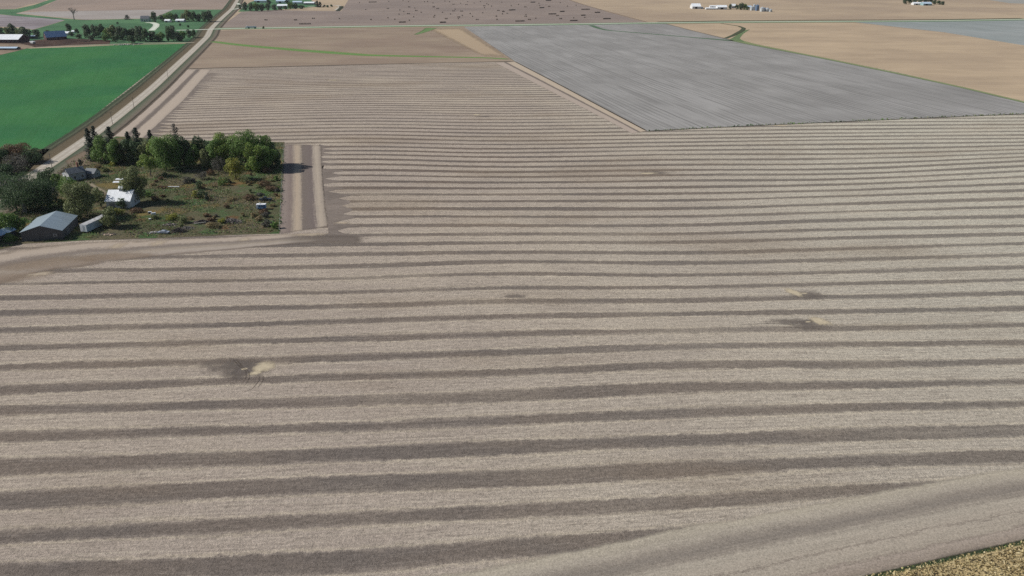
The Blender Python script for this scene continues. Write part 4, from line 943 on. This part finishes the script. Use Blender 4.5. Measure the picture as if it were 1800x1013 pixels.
b = bmesh.new(); tube(b, Vector((-.6, .1, 2.3)), Vector((-.6, .1, 2.7)), .28, .28, 10); bm_obj('roof_vent', b, WHITEP, cp)
# implement with a long white pipe
im = thing('farm_implement', 'rusty farm implement lying on the grass left of a white pipe', 'implement', G(286, 331), 0)
rr = random.Random(4); bm = bmesh.new()
for i in range(16):
    a = Vector((rr.uniform(-2.4, 2.4), rr.uniform(-1.4, 1.4), rr.uniform(.2, .9))); tube(bm, a, a+Vector((rr.uniform(-1.6, 1.6), rr.uniform(-1, 1), rr.uniform(-.4, 1.0))), .07, .06, 5)
box(bm, -2.2, 2.2, -.1, .1, .7, .9); box(bm, -1.9, 1.9, .9, 1.1, .7, .9); bm_obj('frame', bm, RUST, im)
for x in (-1.6, 0, 1.6):
    b = bmesh.new(); tube(b, Vector((x-.08, -.9, .55)), Vector((x+.08, -.9, .55)), .55, .55, 14); bm_obj('wheel', b, RUST, im)
im2 = D.objects.new('x', None)
D.objects.remove(im2)
b = bmesh.new(); tube(b, Vector((-2.9, 0, .42)), Vector((2.9, 0, .42)), .22, .22, 12); tube(b, Vector((-2.94, 0, .42)), Vector((-2.7, 0, .42)), .27, .27, 12); tube(b, Vector((2.7, 0, .42)), Vector((2.94, 0, .42)), .27, .27, 12)
o = bm_obj('pipe', b, WHITEP, None); o.location = G(304, 330); tag(o, 'long white pipe lying on the grass right of the rusty implement', 'pipe')
# leaning white board near the small bright tree
b = bmesh.new(); box(b, -.25, .25, -.05, .05, 0, 3.4); o = bm_obj('board', b, WHITEP, None); o.location = G(250, 296); o.rotation_euler = (0, rad(38), 0); tag(o, 'white board leaning by the bright green tree', 'board')
# heaps
def heap(px, py, L, w2, h, n, name, label, cat, mats, seed, stick=True):
    rr = random.Random(seed); root = thing(name, label, cat, G(px, py), rr.uniform(-.1, .1))
    bm = bmesh.new()
    for i in range(n):
        x = rr.gauss(0, L*.22); y = rr.gauss(0, w2*.22); f = max(0, 1-abs(x)/(L*.6))*max(0, 1-abs(y)/(w2*.7))
        z = rr.random()*h*f; a = rr.uniform(0, 3.14); l = rr.uniform(.6, 1.9)
        dv = Vector((math.cos(a), math.sin(a), rr.uniform(-.3, .3)))*l
        tube(bm, Vector((x, y, z+.05))-dv*.5, Vector((x, y, z+.05))+dv*.5, rr.uniform(.03, .09), .03, 4)
    bm_obj('branches', bm, mats[0], root)
    bm = bmesh.new()
    for i in range(7):
        x = rr.gauss(0, L*.17); y = rr.gauss(0, w2*.2); s = rr.uniform(.3, .7)
        mt = Matrix.Translation((x, y, s*.35)) @ Matrix.Rotation(rr.uniform(0, 3), 4, 'Z') @ Matrix.Diagonal((s*1.6, s, s*.8, 1))
        bmesh.ops.create_icosphere(bm, subdivisions=1, radius=1, matrix=mt)
    for v in bm.verts: v.co += Vector((rr.uniform(-.12, .12), rr.uniform(-.12, .12), rr.uniform(-.1, .1)))
    bm_obj('debris', bm, mats[1], root)
    return root
BR1 = plain_mat('dead_branches', (.10, .085, .08, 1), .95, var=.4, scale=3); BR2 = plain_mat('grey_dead_wood', (.24, .215, .195, 1), .95, var=.3, scale=3)
DARKB = plain_mat('dark_scrap', (.035, .035, .035, 1), .8, var=.4)
heap(408, 391, 10, 4.5, 1.9, 520, 'brush_pile', 'long brown brush pile in the right part of the yard', 'brush pile', (BR2, BR1), 1)
heap(355, 392, 8, 3.5, 1.5, 360, 'brush_pile', 'dark brush pile with a pale log behind the yellow weeds', 'brush pile', (BR1, BR1), 2)
heap(314, 408, 6.5, 3.5, 2.0, 340, 'scrap_heap', 'black scrap heap at the front edge of the yard', 'scrap heap', (BR1, DARKB), 3)
heap(330, 402, 5, 3, 1.0, 200, 'brush_pile', 'low twiggy pile right of the black scrap heap', 'brush pile', (BR2, BR1), 7)
heap(298, 396, 5, 2.5, .8, 160, 'brush_pile', 'low grey pile behind the junk car', 'brush pile', (BR2, BR2), 8)
heap(268, 410, 5, 2, .5, 90, 'rubble_pile', 'pale low rubble left of the junk car', 'rubble', (BR2, CONC), 9)
heap(192, 413, 7, 2, .5, 110, 'rubble_pile', 'pale orange rubble on the grass right of the box trailer', 'rubble', (BR2, plain_mat('tan_rubble', (.45, .34, .25, 1), .9)), 10)
b = bmesh.new(); tube(b, Vector((-2.2, -.4, .5)), Vector((2.2, .5, .9)), .14, .11, 8); o = bm_obj('log', b, plain_mat('pale_log', (.5, .47, .42, 1), .8), None); o.location = G(352, 395); tag(o, 'pale log leaning on the dark brush pile', 'log')
# white junk: appliances and a barrel
for px, py, sx_, lab in ((264, 376, 1.2, 'white dumped freezer left of the other white junk'), (270, 378, 1.5, 'larger white dumped appliance on the right'), (264, 387, .8, 'small white dumped box nearest to the field')):
    root = thing('dumped_appliance', lab, 'appliance', G(px, py), rad(px % 40))
    b = bmesh.new(); box(b, -sx_*.6, sx_*.6, -.35, .35, 0, .8*min(1.2, sx_)); bmesh.ops.bevel(b, geom=b.edges[:], offset=.05, segments=2, affect='EDGES'); bm_obj('body', b, WHITEP, root)
    b = bmesh.new(); box(b, -sx_*.5, sx_*.5, -.40, -.36, .1, .65*min(1.2, sx_)); bm_obj('door', b, DARKB if px == 264 and py < 380 else TRIM, root)
b = bmesh.new(); tube(b, Vector((-.2, 0, .45)), Vector((.2, 0, .45)), .45, .45, 14)
tag(bm_obj('tyre', b, BLACK, None), 'worn tyre standing between the white appliances', 'tyre').location = G(267, 378)
tufts('litter', 'scattered pale scraps over the front of the yard', 'litter', [(255, 372), (275, 372), (330, 400), (300, 414), (262, 412), (180, 416), (180, 408), (250, 400)], 110, .5, ['straw', 'grey', 'straw'], 44, .3)

# utility poles along the road
def pole(px, py, h, label):
    root = thing('utility_pole', label, 'utility pole', G(px, py), ROW_AZ, 'utility poles along the gravel road')
    b = bmesh.new(); tube(b, Vector((0, 0, 0)), Vector((0, 0, h)), .16, .11, 8); bm_obj('pole', b, WOOD, root)
    b = bmesh.new(); box(b, -1.1, 1.1, -.06, .06, h-.7, h-.58); ca = bm_obj('crossarm', b, WOOD, root)
    for x in (-1, 0, 1):
        q = bmesh.new(); tube(q, Vector((x, 0, h-.58)), Vector((x, 0, h-.4)), .05, .04, 6); bm_obj('insulator', q, TRIM, ca)
    return root
pole(92, 297, 8, 'utility pole nearest to the camera beside the gravel road')
pole(198, 219, 8, 'utility pole on the road just beyond the tree belt')
pole(236, 192, 8, 'second utility pole beyond the tree belt on the road')
pole(296, 141, 8, 'utility pole farthest along the road beside the stubble field')
# yard fence along the stubble
fr_ = thing('wire_fence', 'wire fence with wooden posts along the right side of the yard', 'fence', (0, 0, 0))
A, B = G(491, 410), G(498.5, 258); nP = 26
for i in range(nP):
    p = A.lerp(B, i/(nP-1)); b = bmesh.new(); tube(b, p+Vector((0, 0, -.1)), p+Vector((0, 0, 1.25)), .07, .06, 6); bm_obj('post', b, WOOD, fr_)
b = bmesh.new()
for zz in (.4, .75, 1.1): tube(b, A+Vector((0, 0, zz)), B+Vector((0, 0, zz)), .012, .012, 3)
bm_obj('wire', b, STEEL, fr_)

# ------------------------------------------------------------------ far farmsteads
def proto_tree(seed, kind, R, h, k=1100, leaf=1.0):
    rng = np.random.default_rng(seed); rr = random.Random(seed)
    root = D.objects.new('tree', None); COL.objects.link(root)
    P, N = crown_pts(rng, R, h*.97, h*.03, k, 12)
    link('crown', quads_mesh('crown', P, N, leaf, rng), LF[kind], root)
    bm = bmesh.new(); tube(bm, Vector((0, 0, -.1)), Vector((0, 0, h*.5)), .35, .2, 6)
    for _ in range(4): branches(bm, rr, Vector((0, 0, h*.3)), Vector((rr.uniform(-1, 1), rr.uniform(-1, 1), 1)).normalized(), h*.28, .18, 1, seg=4)
    bm_obj('trunk', bm, BARK, root)
    return root
PROT = [proto_tree(i, kd, 5, 10) for i, kd in enumerate(('far', 'far', 'green', 'olive', 'dark', 'far'))]
used = set()
def far_tree(px, by, ty, wpx, k, label, group):
    p = G(px, by); h = max(3.5, height_at(px, by, ty)); R = max(1.8, wpx*mpp(by)/2); src = PROT[k]
    if k not in used:
        used.add(k); o = src; o.location = p; o.scale = (R/5, R/5, h/10)
    else: o = copy_thing(src, p, (px*1.7) % 6.28, (R/5, R/5, h/10))
    tag(o, label, 'tree', group); return o
def far_row(lst, label, group):
    for a in lst: far_tree(*a, label, group)
# row behind the muddy yard (left of the road)
far_row([(-14, 66, 44, 18, 1), (2, 66, 45, 16, 0), (14, 64, 48, 12, 3), (23, 63, 42, 16, 1), (33, 65, 52, 12, 3), (45, 68, 48, 24, 1), (64, 66, 52, 16, 0), (-30, 68, 46, 20, 4)], 'rounded tree behind the long white roofed barn', 'trees behind the long barn')
far_row([(102, 60, 54, 12, 0), (112, 61, 55, 10, 3), (122, 57, 42, 12, 1), (136, 60, 50, 9, 4), (126, 64, 57, 12, 5), (140, 68, 60, 12, 0), (85, 60, 53, 10, 0)], 'small tree near the blue roofed barn', 'small trees by the blue barn')
far_row([(155, 67, 44, 16, 1), (167, 66, 44, 14, 1), (178, 67, 42, 18, 4), (191, 68, 49, 16, 2), (200, 70, 45, 18, 3), (212, 71, 47, 18, 1), (224, 72, 49, 18, 4), (236, 71, 50, 16, 1), (246, 73, 46, 18, 0), (256, 74, 50, 16, 4), (268, 73, 55, 16, 0), (283, 73, 56, 16, 2), (297, 73, 46, 14, 4), (305, 72, 45, 12, 0), (312, 73, 56, 14, 1), (322, 69, 54, 14, 2), (333, 67, 52, 12, 1), (341, 66, 52, 9, 4), (162, 72, 62, 12, 0), (186, 73, 60, 12, 2), (232, 77, 62, 16, 4), (204, 74, 62, 14, 4), (276, 74, 62, 14, 4), (318, 73, 62, 12, 1)],
        'tree in the dark belt between the feedlot and the crossroad', 'trees of the belt by the feedlot')
far_row([(252, 36, 29, 10, 1), (263, 36, 30, 9, 4), (271, 39, 21, 12, 1), (288, 37, 26, 18, 0), (298, 38, 22, 18, 2), (309, 37, 25, 14, 1), (323, 38, 24, 12, 3), (332, 37, 18, 16, 3), (341, 38, 20, 12, 4), (350, 38, 25, 12, 1), (360, 39, 20, 14, 4), (369, 38, 19, 14, 1)], 'rounded tree round the farmhouse left of the crossroad', 'trees round the far left farmhouse')
far_row([(422, 17, 8, 8, 0), (431, 19, 4, 12, 1), (441, 20, 5, 12, 4), (451, 20, 4, 12, 2), (461, 20, 7, 12, 1), (471, 19, 6, 10, 4), (482, 18, 8, 11, 1), (492, 18, 11, 10, 0), (502, 17, 10, 10, 4), (511, 16, 3, 12, 2), (520, 16, 7, 12, 1), (530, 16, 9, 12, 4), (473, 10, 0, 9, 1), (505, 8, -1, 8, 4)], 'tree of the grove on the farmstead above the crossroad', 'trees of the grove beyond the crossroad')
far_row([(1283, 17, 7.5, 7, 1), (1295, 17, 8, 8, 4), (1303, 17.5, 5.5, 12, 1), (1309, 17, 6.5, 8, 2), (1313, 18, 11, 7, 4)], 'dark tree among the white buildings and grain bins', 'trees among the grain bins')
far_row([(1590, 7.5, -3, 9, 1), (1598, 6.5, -4, 10, 4), (1607, 6, -4, 10, 1), (1616, 5, -5, 10, 4), (1626, 5, -4, 10, 1), (1635, 5, -4, 10, 4), (1642, 8, 0, 9, 1), (1650, 8.5, 1, 9, 4), (1656, 9, 2.5, 8, 1)], 'dark tree of the grove round the farthest right farmstead', 'trees of the far right grove')
for px, by, ty, wd, kk, lab in ((30, 66, 60, 5, 4, 'bush beside the dark end of the long barn'), (463, 51, 48.5, 5, 4, 'dark bush beside the crossroad right of the white truck'), (331, 49, 45, 3, 4, 'tiny tree on the lawn left of the crossroad corner'), (317, 46, 43.5, 3, 1, 'tiny bush on the lawn below the white shed'), (207, 43, 40, 3, 4, 'tiny lone bush in the green pasture')):
    far_tree(px, by, ty, wd, kk, lab, 'lone bushes')['category'] = 'bush'
bare_tree(130.5, 35, 13, 22, 'large leafless tree alone between the pale field and pasture', .6, 6, 260, 'grey', .75)
spruce(224, 34.5, 26, 9, 'small dark conifer alone on the pasture edge', 500, leaf=.9)
spruce(558, 13, 1, 7, 'left of two dark conifers beside the bare yard at the top', 600, leaf=.9); spruce(563, 13, 3, 6, 'right of two dark conifers beside the bare yard at the top', 500, leaf=.9)
for i, (px, py) in enumerate(((570, 13), (576, 13.5), (583, 12.5))):
    far_tree(px, py, py-4.5, 6, 4, 'low bush in the row right of the two conifers', 'low bushes right of the conifers')['category'] = 'bush'

def far_gable(l, r, d, e, h, wall, roof, name, label, cat, front=False, turn=0, doors=(), windows=()):
    loc, rz, w2 = by_px(l, r); rz *= .3
    if front: return gable_building(name, label, cat, loc, rz+turn, w2, d, e, h, wall, roof, doors, windows)
    return cross(name, label, cat, loc.x, loc.y, rz+turn, w2, d, e, h, wall, roof, doors, windows)
far_gable((-40, 75.5), (33, 75.5), 24, 3.6, 8.2, W_RED, R_WHITE, 'long_barn', 'long dark barn with a bright white roof at the left border', 'barn', windows=[('R', 6+i*6, 1.2, 2, 1) for i in range(7)], doors=[('R', 44, 0, 3, 3)])
far_gable((33, 73), (45, 73), 9, 3, 5, W_GREY, R_DARK, 'small_barn', 'dark low annex at the right end of the long barn', 'barn', doors=[('R', 3, 0, 2.5, 2.5)])
far_gable((-40, 88), (28.5, 88), 9, 1.7, 2.7, W_GREY, R_PALEB, 'feed_shed', 'low pale roofed feed shed at the left border by the green field', 'shed', doors=[('R', 30, 0, 3, 1.5)])
gable_building('blue_barn', 'dark red barn with a striped blue roof behind the feedlot', 'barn', G(80, 70.5), rad(-50), 13, 22, 3.4, 9.5, W_RED, R_BLUE, doors=[('F', 0, 0, 3.4, 3.2)], windows=[('F', 0, 5, 1.2, 1.2), ('R', 4, 1.4, 1.2, 1), ('R', 10, 1.4, 1.2, 1)])
far_gable((97, 62.5), (119, 62.5), 12, 2.6, 4.2, W_WHITE, R_WHITE, 'white_shed', 'white roofed shed right of the blue barn', 'shed', doors=[('R', 4, 0, 3, 2.3)])
far_gable((46, 67.5), (60, 67.5), 8, 2, 3, W_GREY, R_PALEB, 'low_barn', 'low pale roof behind the white grain wagon', 'shed', doors=[('R', 3, 0, 2, 1.8)])
far_gable((126, 59), (131, 59), 4, 2.4, 3.6, W_WHITE, R_WHITE, 'small_shed', 'tiny white shed in the pasture trees', 'shed', doors=[('R', 1.6, 0, 1, 1.9)])
far_gable((247, 38.6), (262, 38.2), 10, 4.2, 8.0, W_WHITE, R_DARK, 'farm_house', 'white farmhouse with a dark roof at the head of the curved drive', 'house', doors=[('R', 6, 0, 1.4, 2.2)], windows=[('R', 2.5, 1, 1.2, 1.5), ('R', 9, 1, 1.2, 1.5), ('R', 2.5, 2.9, 1.2, .9), ('R', 9, 2.9, 1.2, .9)])
far_gable((289, 39.8), (298, 39.8), 9, 2.5, 4.2, W_WHITE, R_WHITE, 'white_shed', 'smaller white shed half hidden by trees left of the crossroad', 'shed', doors=[('R', 3, 0, 3, 2.2)])
far_gable((308, 39.6), (323, 39.4), 12, 2.5, 4.2, W_WHITE, R_WHITE, 'white_shed', 'longer white shed under the trees left of the crossroad', 'shed', doors=[('R', 5, 0, 3, 2.2)])
far_gable((447, 5), (468, 5), 22, 4, 8, W_WHITE, R_PALEB, 'machine_shed', 'pale blue roofed shed behind the left part of the grove', 'shed', doors=[('R', 8, 0, 5, 3.6)])
far_gable((485, 6), (505, 6), 20, 4, 7.5, W_WHITE, R_PALEB, 'machine_shed', 'pale blue roofed shed above the white fronted one in the grove', 'shed', doors=[('R', 8, 0, 5, 3.6)])
far_gable((487, 14), (505, 14), 12, 3.5, 6, W_WHITE, R_WHITE, 'white_shed', 'bright white shed in the middle of the grove beyond the crossroad', 'shed', doors=[('R', 8, 0, 4, 3)])
far_gable((514, 7), (530, 7), 14, 3, 5, W_WHITE, R_PALEB, 'low_barn', 'pale low roof at the left of the bare yard', 'shed', doors=[('R', 6, 0, 3, 2.4)])
far_gable((534, 8.5), (552, 8.5), 14, 3, 5, W_OLD, R_WHITE, 'low_barn', 'pale low roof left of the two conifers', 'shed', doors=[('R', 6, 0, 3, 2.4)])
far_gable((1217, 15.8), (1232, 15.8), 22, 4, 8.5, W_WHITE, R_WHITE, 'white_barn', 'leftmost tall white barn of the bin farmstead', 'barn', doors=[('R', 7, 0, 4, 3.4)])
far_gable((1227, 15.6), (1236, 15.6), 6, 1.8, 2.6, W_WHITE, R_WHITE, 'lean_to', 'low white lean to right of the leftmost white barn', 'shed', doors=[('R', 4, 0, 2, 1.6)])
far_gable((1241, 17), (1262, 17), 8, 2, 3.2, W_WHITE, R_WHITE, 'poultry_shed', 'nearer long low white shed of the bin farmstead', 'shed', windows=[('R', 3+i*4, .8, 1.5, .7) for i in range(4)])
far_gable((1248, 14.5), (1261, 14.5), 8, 3, 4.4, W_WHITE, R_WHITE, 'white_shed', 'white shed behind the nearer long low one', 'shed', doors=[('R', 5, 0, 3, 2.4)])
far_gable((1261, 17), (1278, 17), 14, 4, 7, W_WHITE, R_WHITE, 'machine_shed', 'pale shed left of the bin farmstead trees', 'shed', doors=[('R', 8, 0, 5, 3.4)])
far_gable((1286, 15), (1293, 15), 8, 4.4, 7.5, W_WHITE, R_WHITE, 'farm_house', 'white house between the trees of the bin farmstead', 'house', doors=[('R', 3, 0, 1.1, 2.1)], windows=[('R', 1.5, 1, 1, 1.3), ('R', 5, 1, 1, 1.3)])
far_gable((1313, 15.5), (1321, 15.5), 8, 3, 5, W_WHITE, R_PALEB, 'white_shed', 'pale roofed shed between the trees and the grain bins', 'shed', doors=[('R', 3, 0, 2.4, 2.4)])
far_gable((1606, 9.2), (1622, 9.2), 12, 3, 5, W_WHITE, R_WHITE, 'white_shed', 'white shed in front of the far right grove', 'shed', doors=[('R', 6, 0, 3, 2.4)])
far_gable((1623, 10), (1638, 10), 14, 3.4, 6, W_TEAL, R_PALEB, 'machine_shed', 'teal shed in front of the far right grove', 'shed', doors=[('R', 6, 0, 4, 3)])
def grain_bin(px, py, r, h, mat, label):
    root = thing('grain_bin', label, 'grain bin', G(px, py), 0, 'grain bins of the far right farmstead')
    b = bmesh.new(); n = 24
    for k in range(int(h/.9)):
        z0 = k*h/int(h/.9); z1 = (k+1)*h/int(h/.9)
        tube(b, Vector((0, 0, z0)), Vector((0, 0, z1-.04)), r*(1.0 if k % 2 else 1.012), r*(1.0 if k % 2 else 1.012), n)
    bm_obj('wall', b, mat, root)
    b = bmesh.new(); tube(b, Vector((0, 0, h)), Vector((0, 0, h+r*.5)), r*1.06, r*.12, n); tube(b, Vector((0, 0, h+r*.5)), Vector((0, 0, h+r*.5+.4)), .4, .4, 10); bm_obj('roof', b, mat if mat is BLUEST else STEEL, root)
    b = bmesh.new(); box(b, -.45, .45, -r-.1, -r+.1, .1, 1.9); bm_obj('door', b, DARKB, root)
grain_bin(1321.5, 18.5, 3.2, 5.5, STEEL, 'leftmost steel grain bin beside the blue silo')
grain_bin(1325.5, 17.5, 2.2, 8.5, STEEL, 'narrow steel grain bin right behind the leftmost one')
grain_bin(1330.5, 19, 3.3, 8.5, BLUEST, 'tall dark blue silo in the middle of the bins')
grain_bin(1339.5, 20.5, 3.8, 5.6, STEEL, 'broad pale grain bin right of the blue silo')
grain_bin(1348.5, 20.5, 3.3, 4.8, STEEL, 'pale grain bin second from the right')
grain_bin(1354.5, 21, 2.4, 3.6, STEEL, 'smallest grain bin at the right end')
grain_bin(1344, 19.8, 2.0, 5.0, BLUEST, 'narrow dark bin between the two pale ones')
ms = thing('lattice_mast', 'thin lattice mast rising beside the blue silo', 'mast', G(1333.5, 17))
b = bmesh.new(); Hm = 26
for i in range(3):
    a = i*2.094; tube(b, Vector((math.cos(a)*.5, math.sin(a)*.5, 0)), Vector((math.cos(a)*.25, math.sin(a)*.25, Hm)), .06, .04, 5)
for k in range(22):
    for i in range(3):
        a = i*2.094; c_ = (i+1)*2.094; z_ = k*Hm/22; r1 = .5-.25*z_/Hm; tube(b, Vector((math.cos(a)*r1, math.sin(a)*r1, z_)), Vector((math.cos(c_)*r1, math.sin(c_)*r1, z_+Hm/22)), .03, .03, 4)
bm_obj('tower', b, STEEL, ms)
b = bmesh.new(); tube(b, Vector((0, 0, Hm)), Vector((0, 0, Hm+2)), .05, .03, 5); bm_obj('antenna', b, STEEL, ms)
# white truck and trailer on the crossroad
tk = thing('semi_truck', 'white truck with a grey blue trailer driving on the crossroad', 'truck', G(441, 50.2), rad(1))
b = bmesh.new(); box(b, -6.2, -4.2, -1.2, 1.2, .7, 3.1); box(b, -7.4, -6.22, -1.0, 1.0, .7, 1.9); bmesh.ops.bevel(b, geom=b.edges[:], offset=.12, segments=2, affect='EDGES'); cb = bm_obj('cab', b, WHITEP, tk)
b = bmesh.new(); box(b, -6.26, -6.2, -1.0, 1.0, 2.0, 2.8); bm_obj('windscreen', b, GLASS, cb)
for s in (-1, 1): b = bmesh.new(); box(b, -7.44, -7.38, s*.75-.15, s*.75+.15, .95, 1.2); bm_obj('headlight', b, TRIM, cb)
b = bmesh.new(); box(b, -3.9, 7.4, -1.25, 1.25, 1.1, 2.7); bm_obj('trailer', b, plain_mat('grey_blue_tarp', (.30, .40, .46, 1), .6), tk)
b = bmesh.new(); box(b, -6.5, 7.2, -.5, .5, .75, 1.0); bm_obj('chassis', b, BLACK, tk)
for x in (-6.7, -3.4, -2.3, 5.2, 6.4):
    for s in (-1, 1):
        b = bmesh.new(); tube(b, Vector((x, s*1.05-.15, .5)), Vector((x, s*1.05+.15, .5)), .5, .5, 12); bm_obj('wheel', b, BLACK, tk)
# grain wagon in the feedlot
gw = thing('grain_wagon', 'white grain wagon parked on the dirt in front of the barns', 'wagon', G(58, 78), rad(-35))
b = bmesh.new()
v0 = [b.verts.new(v) for v in ((-2.6, -1.1, 1.1), (2.6, -1.1, 1.1), (2.6, 1.1, 1.1), (-2.6, 1.1, 1.1))]; v1 = [b.verts.new(v) for v in ((-4.2, -1.7, 3.2), (4.2, -1.7, 3.2), (4.2, 1.7, 3.2), (-4.2, 1.7, 3.2))]
b.faces.new(v0[::-1]); b.faces.new(v1)
for i in range(4): b.faces.new((v0[i], v0[(i+1) % 4], v1[(i+1) % 4], v1[i]))
bm_obj('hopper', b, WHITEP, gw)
b = bmesh.new(); box(b, -3, 3, -.6, .6, .8, 1.08); tube(b, Vector((3, 0, .9)), Vector((5.4, 0, .7)), .1, .08, 6); bm_obj('chassis', b, RUST, gw)
for x in (-1.9, 1.9):
    for s in (-1, 1):
        b = bmesh.new(); tube(b, Vector((x, s*1.3-.25, .65)), Vector((x, s*1.3+.25, .65)), .65, .65, 12); bm_obj('wheel', b, BLACK, gw)
heap(216, 79.5, 26, 9, 2.4, 120, 'rubble_pile', 'pale broken concrete heap at the top edge of the green field', 'rubble', (BR2, CONC), 21)
heap(232, 79, 20, 7, 2.0, 90, 'rubble_pile', 'pale rubble heap right of the larger concrete heap', 'rubble', (BR2, CONC), 22)
heap(150, 74, 16, 6, 1.6, 90, 'manure_heap', 'dark heap in the middle of the feedlot', 'heap', (BR1, DARKB), 23)
for lp in D.objects:
    if lp.name.startswith('debris') and lp.parent and lp.parent.name in ('rubble_pile.002', 'rubble_pile.003'): lp.scale = (1.6, 1.6, 1.5)

# ------------------------------------------------------------------ round bales
BALE = plain_mat('weathered_stalk_bale', (.15, .12, .10, 1), .95, var=.35, scale=2.5)
BEND = plain_mat('bale_end_spiral', (.13, .10, .078, 1), .95, var=.4, scale=4)
bale0 = thing('round_bale', 'x', 'bale', (0, 0, 0))
bm = bmesh.new(); n = 20; prof = [(-.8, .78), (-.72, .88), (-.3, .905), (.3, .905), (.72, .88), (.8, .78)]; rings = []
for y, r in prof: rings.append([bm.verts.new((math.cos(2*math.pi*i/n)*r, y, .88+math.sin(2*math.pi*i/n)*r)) for i in range(n)])
for a, b_ in zip(rings, rings[1:]):
    for i in range(n): bm.faces.new((a[i], b_[i], b_[(i+1) % n], a[(i+1) % n]))
bmesh.ops.recalc_face_normals(bm, faces=bm.faces[:]); bm_obj('bale_roll', bm, BALE, bale0)
for s in (-1, 1):
    bm = bmesh.new(); vs = [bm.verts.new((math.cos(2*math.pi*i/n)*.78, s*.8, .88+math.sin(2*math.pi*i/n)*.78)) for i in range(n)]; cv = bm.verts.new((0, s*.76, .88))
    for i in range(n): bm.faces.new((vs[i], vs[(i+1) % n], cv))
    bm_obj('bale_end', bm, BEND, bale0)
singles = [(238, 128), (425, 128), (538, 118), (708, 120), (908, 126), (1015, 114), (1058, 124), (1150, 130), (875, 62), (1010, 55), (1090, 65), (1085, 92), (1140, 88), (1115, 75), (1145, 45), (1185, 52), (1190, 68), (1178, 108), (1225, 80), (1300, 45), (1310, 100), (1305, 110), (1325, 55), (1360, 80), (1378, 120), (1410, 90), (1425, 70), (1440, 60), (1460, 120), (1458, 110), (1475, 72), (1485, 100), (1508, 30), (1535, 88), (1550, 105), (1575, 125), (1615, 82), (1700, 105), (1705, 125), (1710, 68), (1740, 75), (1738, 90), (1768, 85), (835, 18), (1020, 10), (1110, 5), (1145, 12), (1245, 12), (1265, 10), (1300, 20), (1375, 8), (1405, 12), (1425, 28), (1475, 22), (1520, 12), (1560, 20), (1600, 12), (1620, 38), (1625, 50), (1650, 30), (1670, 40), (1735, 15)]
S1 = [(400+x/3.6, y/3.6) for x, y in singles]
s2 = [(85, 125), (80, 103), (90, 68), (118, 72), (118, 88), (148, 86), (175, 38), (260, 45), (268, 95), (262, 105), (285, 125), (330, 118), (350, 22), (355, 35), (462, 100), (483, 120), (570, 115), (485, 18), (530, 40), (585, 35), (640, 112), (50, 40), (20, 25), (5, 50), (220, 30), (410, 42)]
S1 += [(850+x/3.6, y/3.6) for x, y in s2]
first = [True]; brn = random.Random(8)
def put_bale(p, rz, label, group):
    if first[0]:
        first[0] = False; o = bale0; o.location = p; o.rotation_euler = (0, 0, rz)
    else: o = copy_thing(bale0, p, rz)
    s = 1.0*brn.uniform(.94, 1.08); o.scale = (s, s, s)
    tag(o, label, 'bale', group)
for x, y in S1:
    p = G(x, y+.6); rz = brn.uniform(-.5, .5)
    put_bale(p, rz, 'dark round stalk bale standing alone on the brown field', 'single round bales')
    if brn.random() < .25: put_bale(p+Vector((2.4, brn.uniform(-1.5, 1.5), 0)), rz, 'dark round stalk bale standing alone on the brown field', 'single round bales')
R1 = [(400+x/3.6, y/3.6, l/3.6) for x, y, l in ((490, 153, 75), (1105, 142, 45), (1362, 143, 40), (1790, 65, 20), (918, 14, 50))]
R1 += [(850+x/3.6, y/3.6, l/3.6) for x, y, l in ((230, 135, 60), (570, 132, 50), (780, 120, 50), (435, 90, 50), (630, 98, 30), (645, 60, 55), (720, 80, 35), (182, 64, 40), (497, 74, 30), (368, 50, 30), (312, 15, 30), (410, 4, 35))]
for x, y, l in R1:
    a = G(x-l/2, y+.7); b = G(x+l/2, y+.4); nb = min(11, max(3, int((b-a).length/1.85)))
    for i in range(nb):
        d_ = (b-a).normalized(); p = a.lerp(b, (i+.5)/nb)
        put_bale(p, math.atan2(d_.y, d_.x)+math.pi/2, 'dark round stalk bale in a long end to end row', 'round bales set in rows')

# ------------------------------------------------------------------ air
hz = D.materials.new('light_haze'); hz.use_nodes = True; ht = hz.node_tree; ht.nodes.clear()
ov_ = ht.nodes.new('ShaderNodeOutputMaterial'); vo = ht.nodes.new('ShaderNodeVolumePrincipled')
vo.inputs['Color'].default_value = (.82, .88, .95, 1); vo.inputs['Density'].default_value = .000027; vo.inputs['Anisotropy'].default_value = .2
ht.links.new(vo.outputs[0], ov_.inputs['Volume'])
bm = bmesh.new(); box(bm, -15000, 15000, -4000, 15000, -1.2, 115); o = bm_obj('haze', bm, hz, None); tag(o, 'thin pale haze over the far fields', 'haze', kind='stuff')
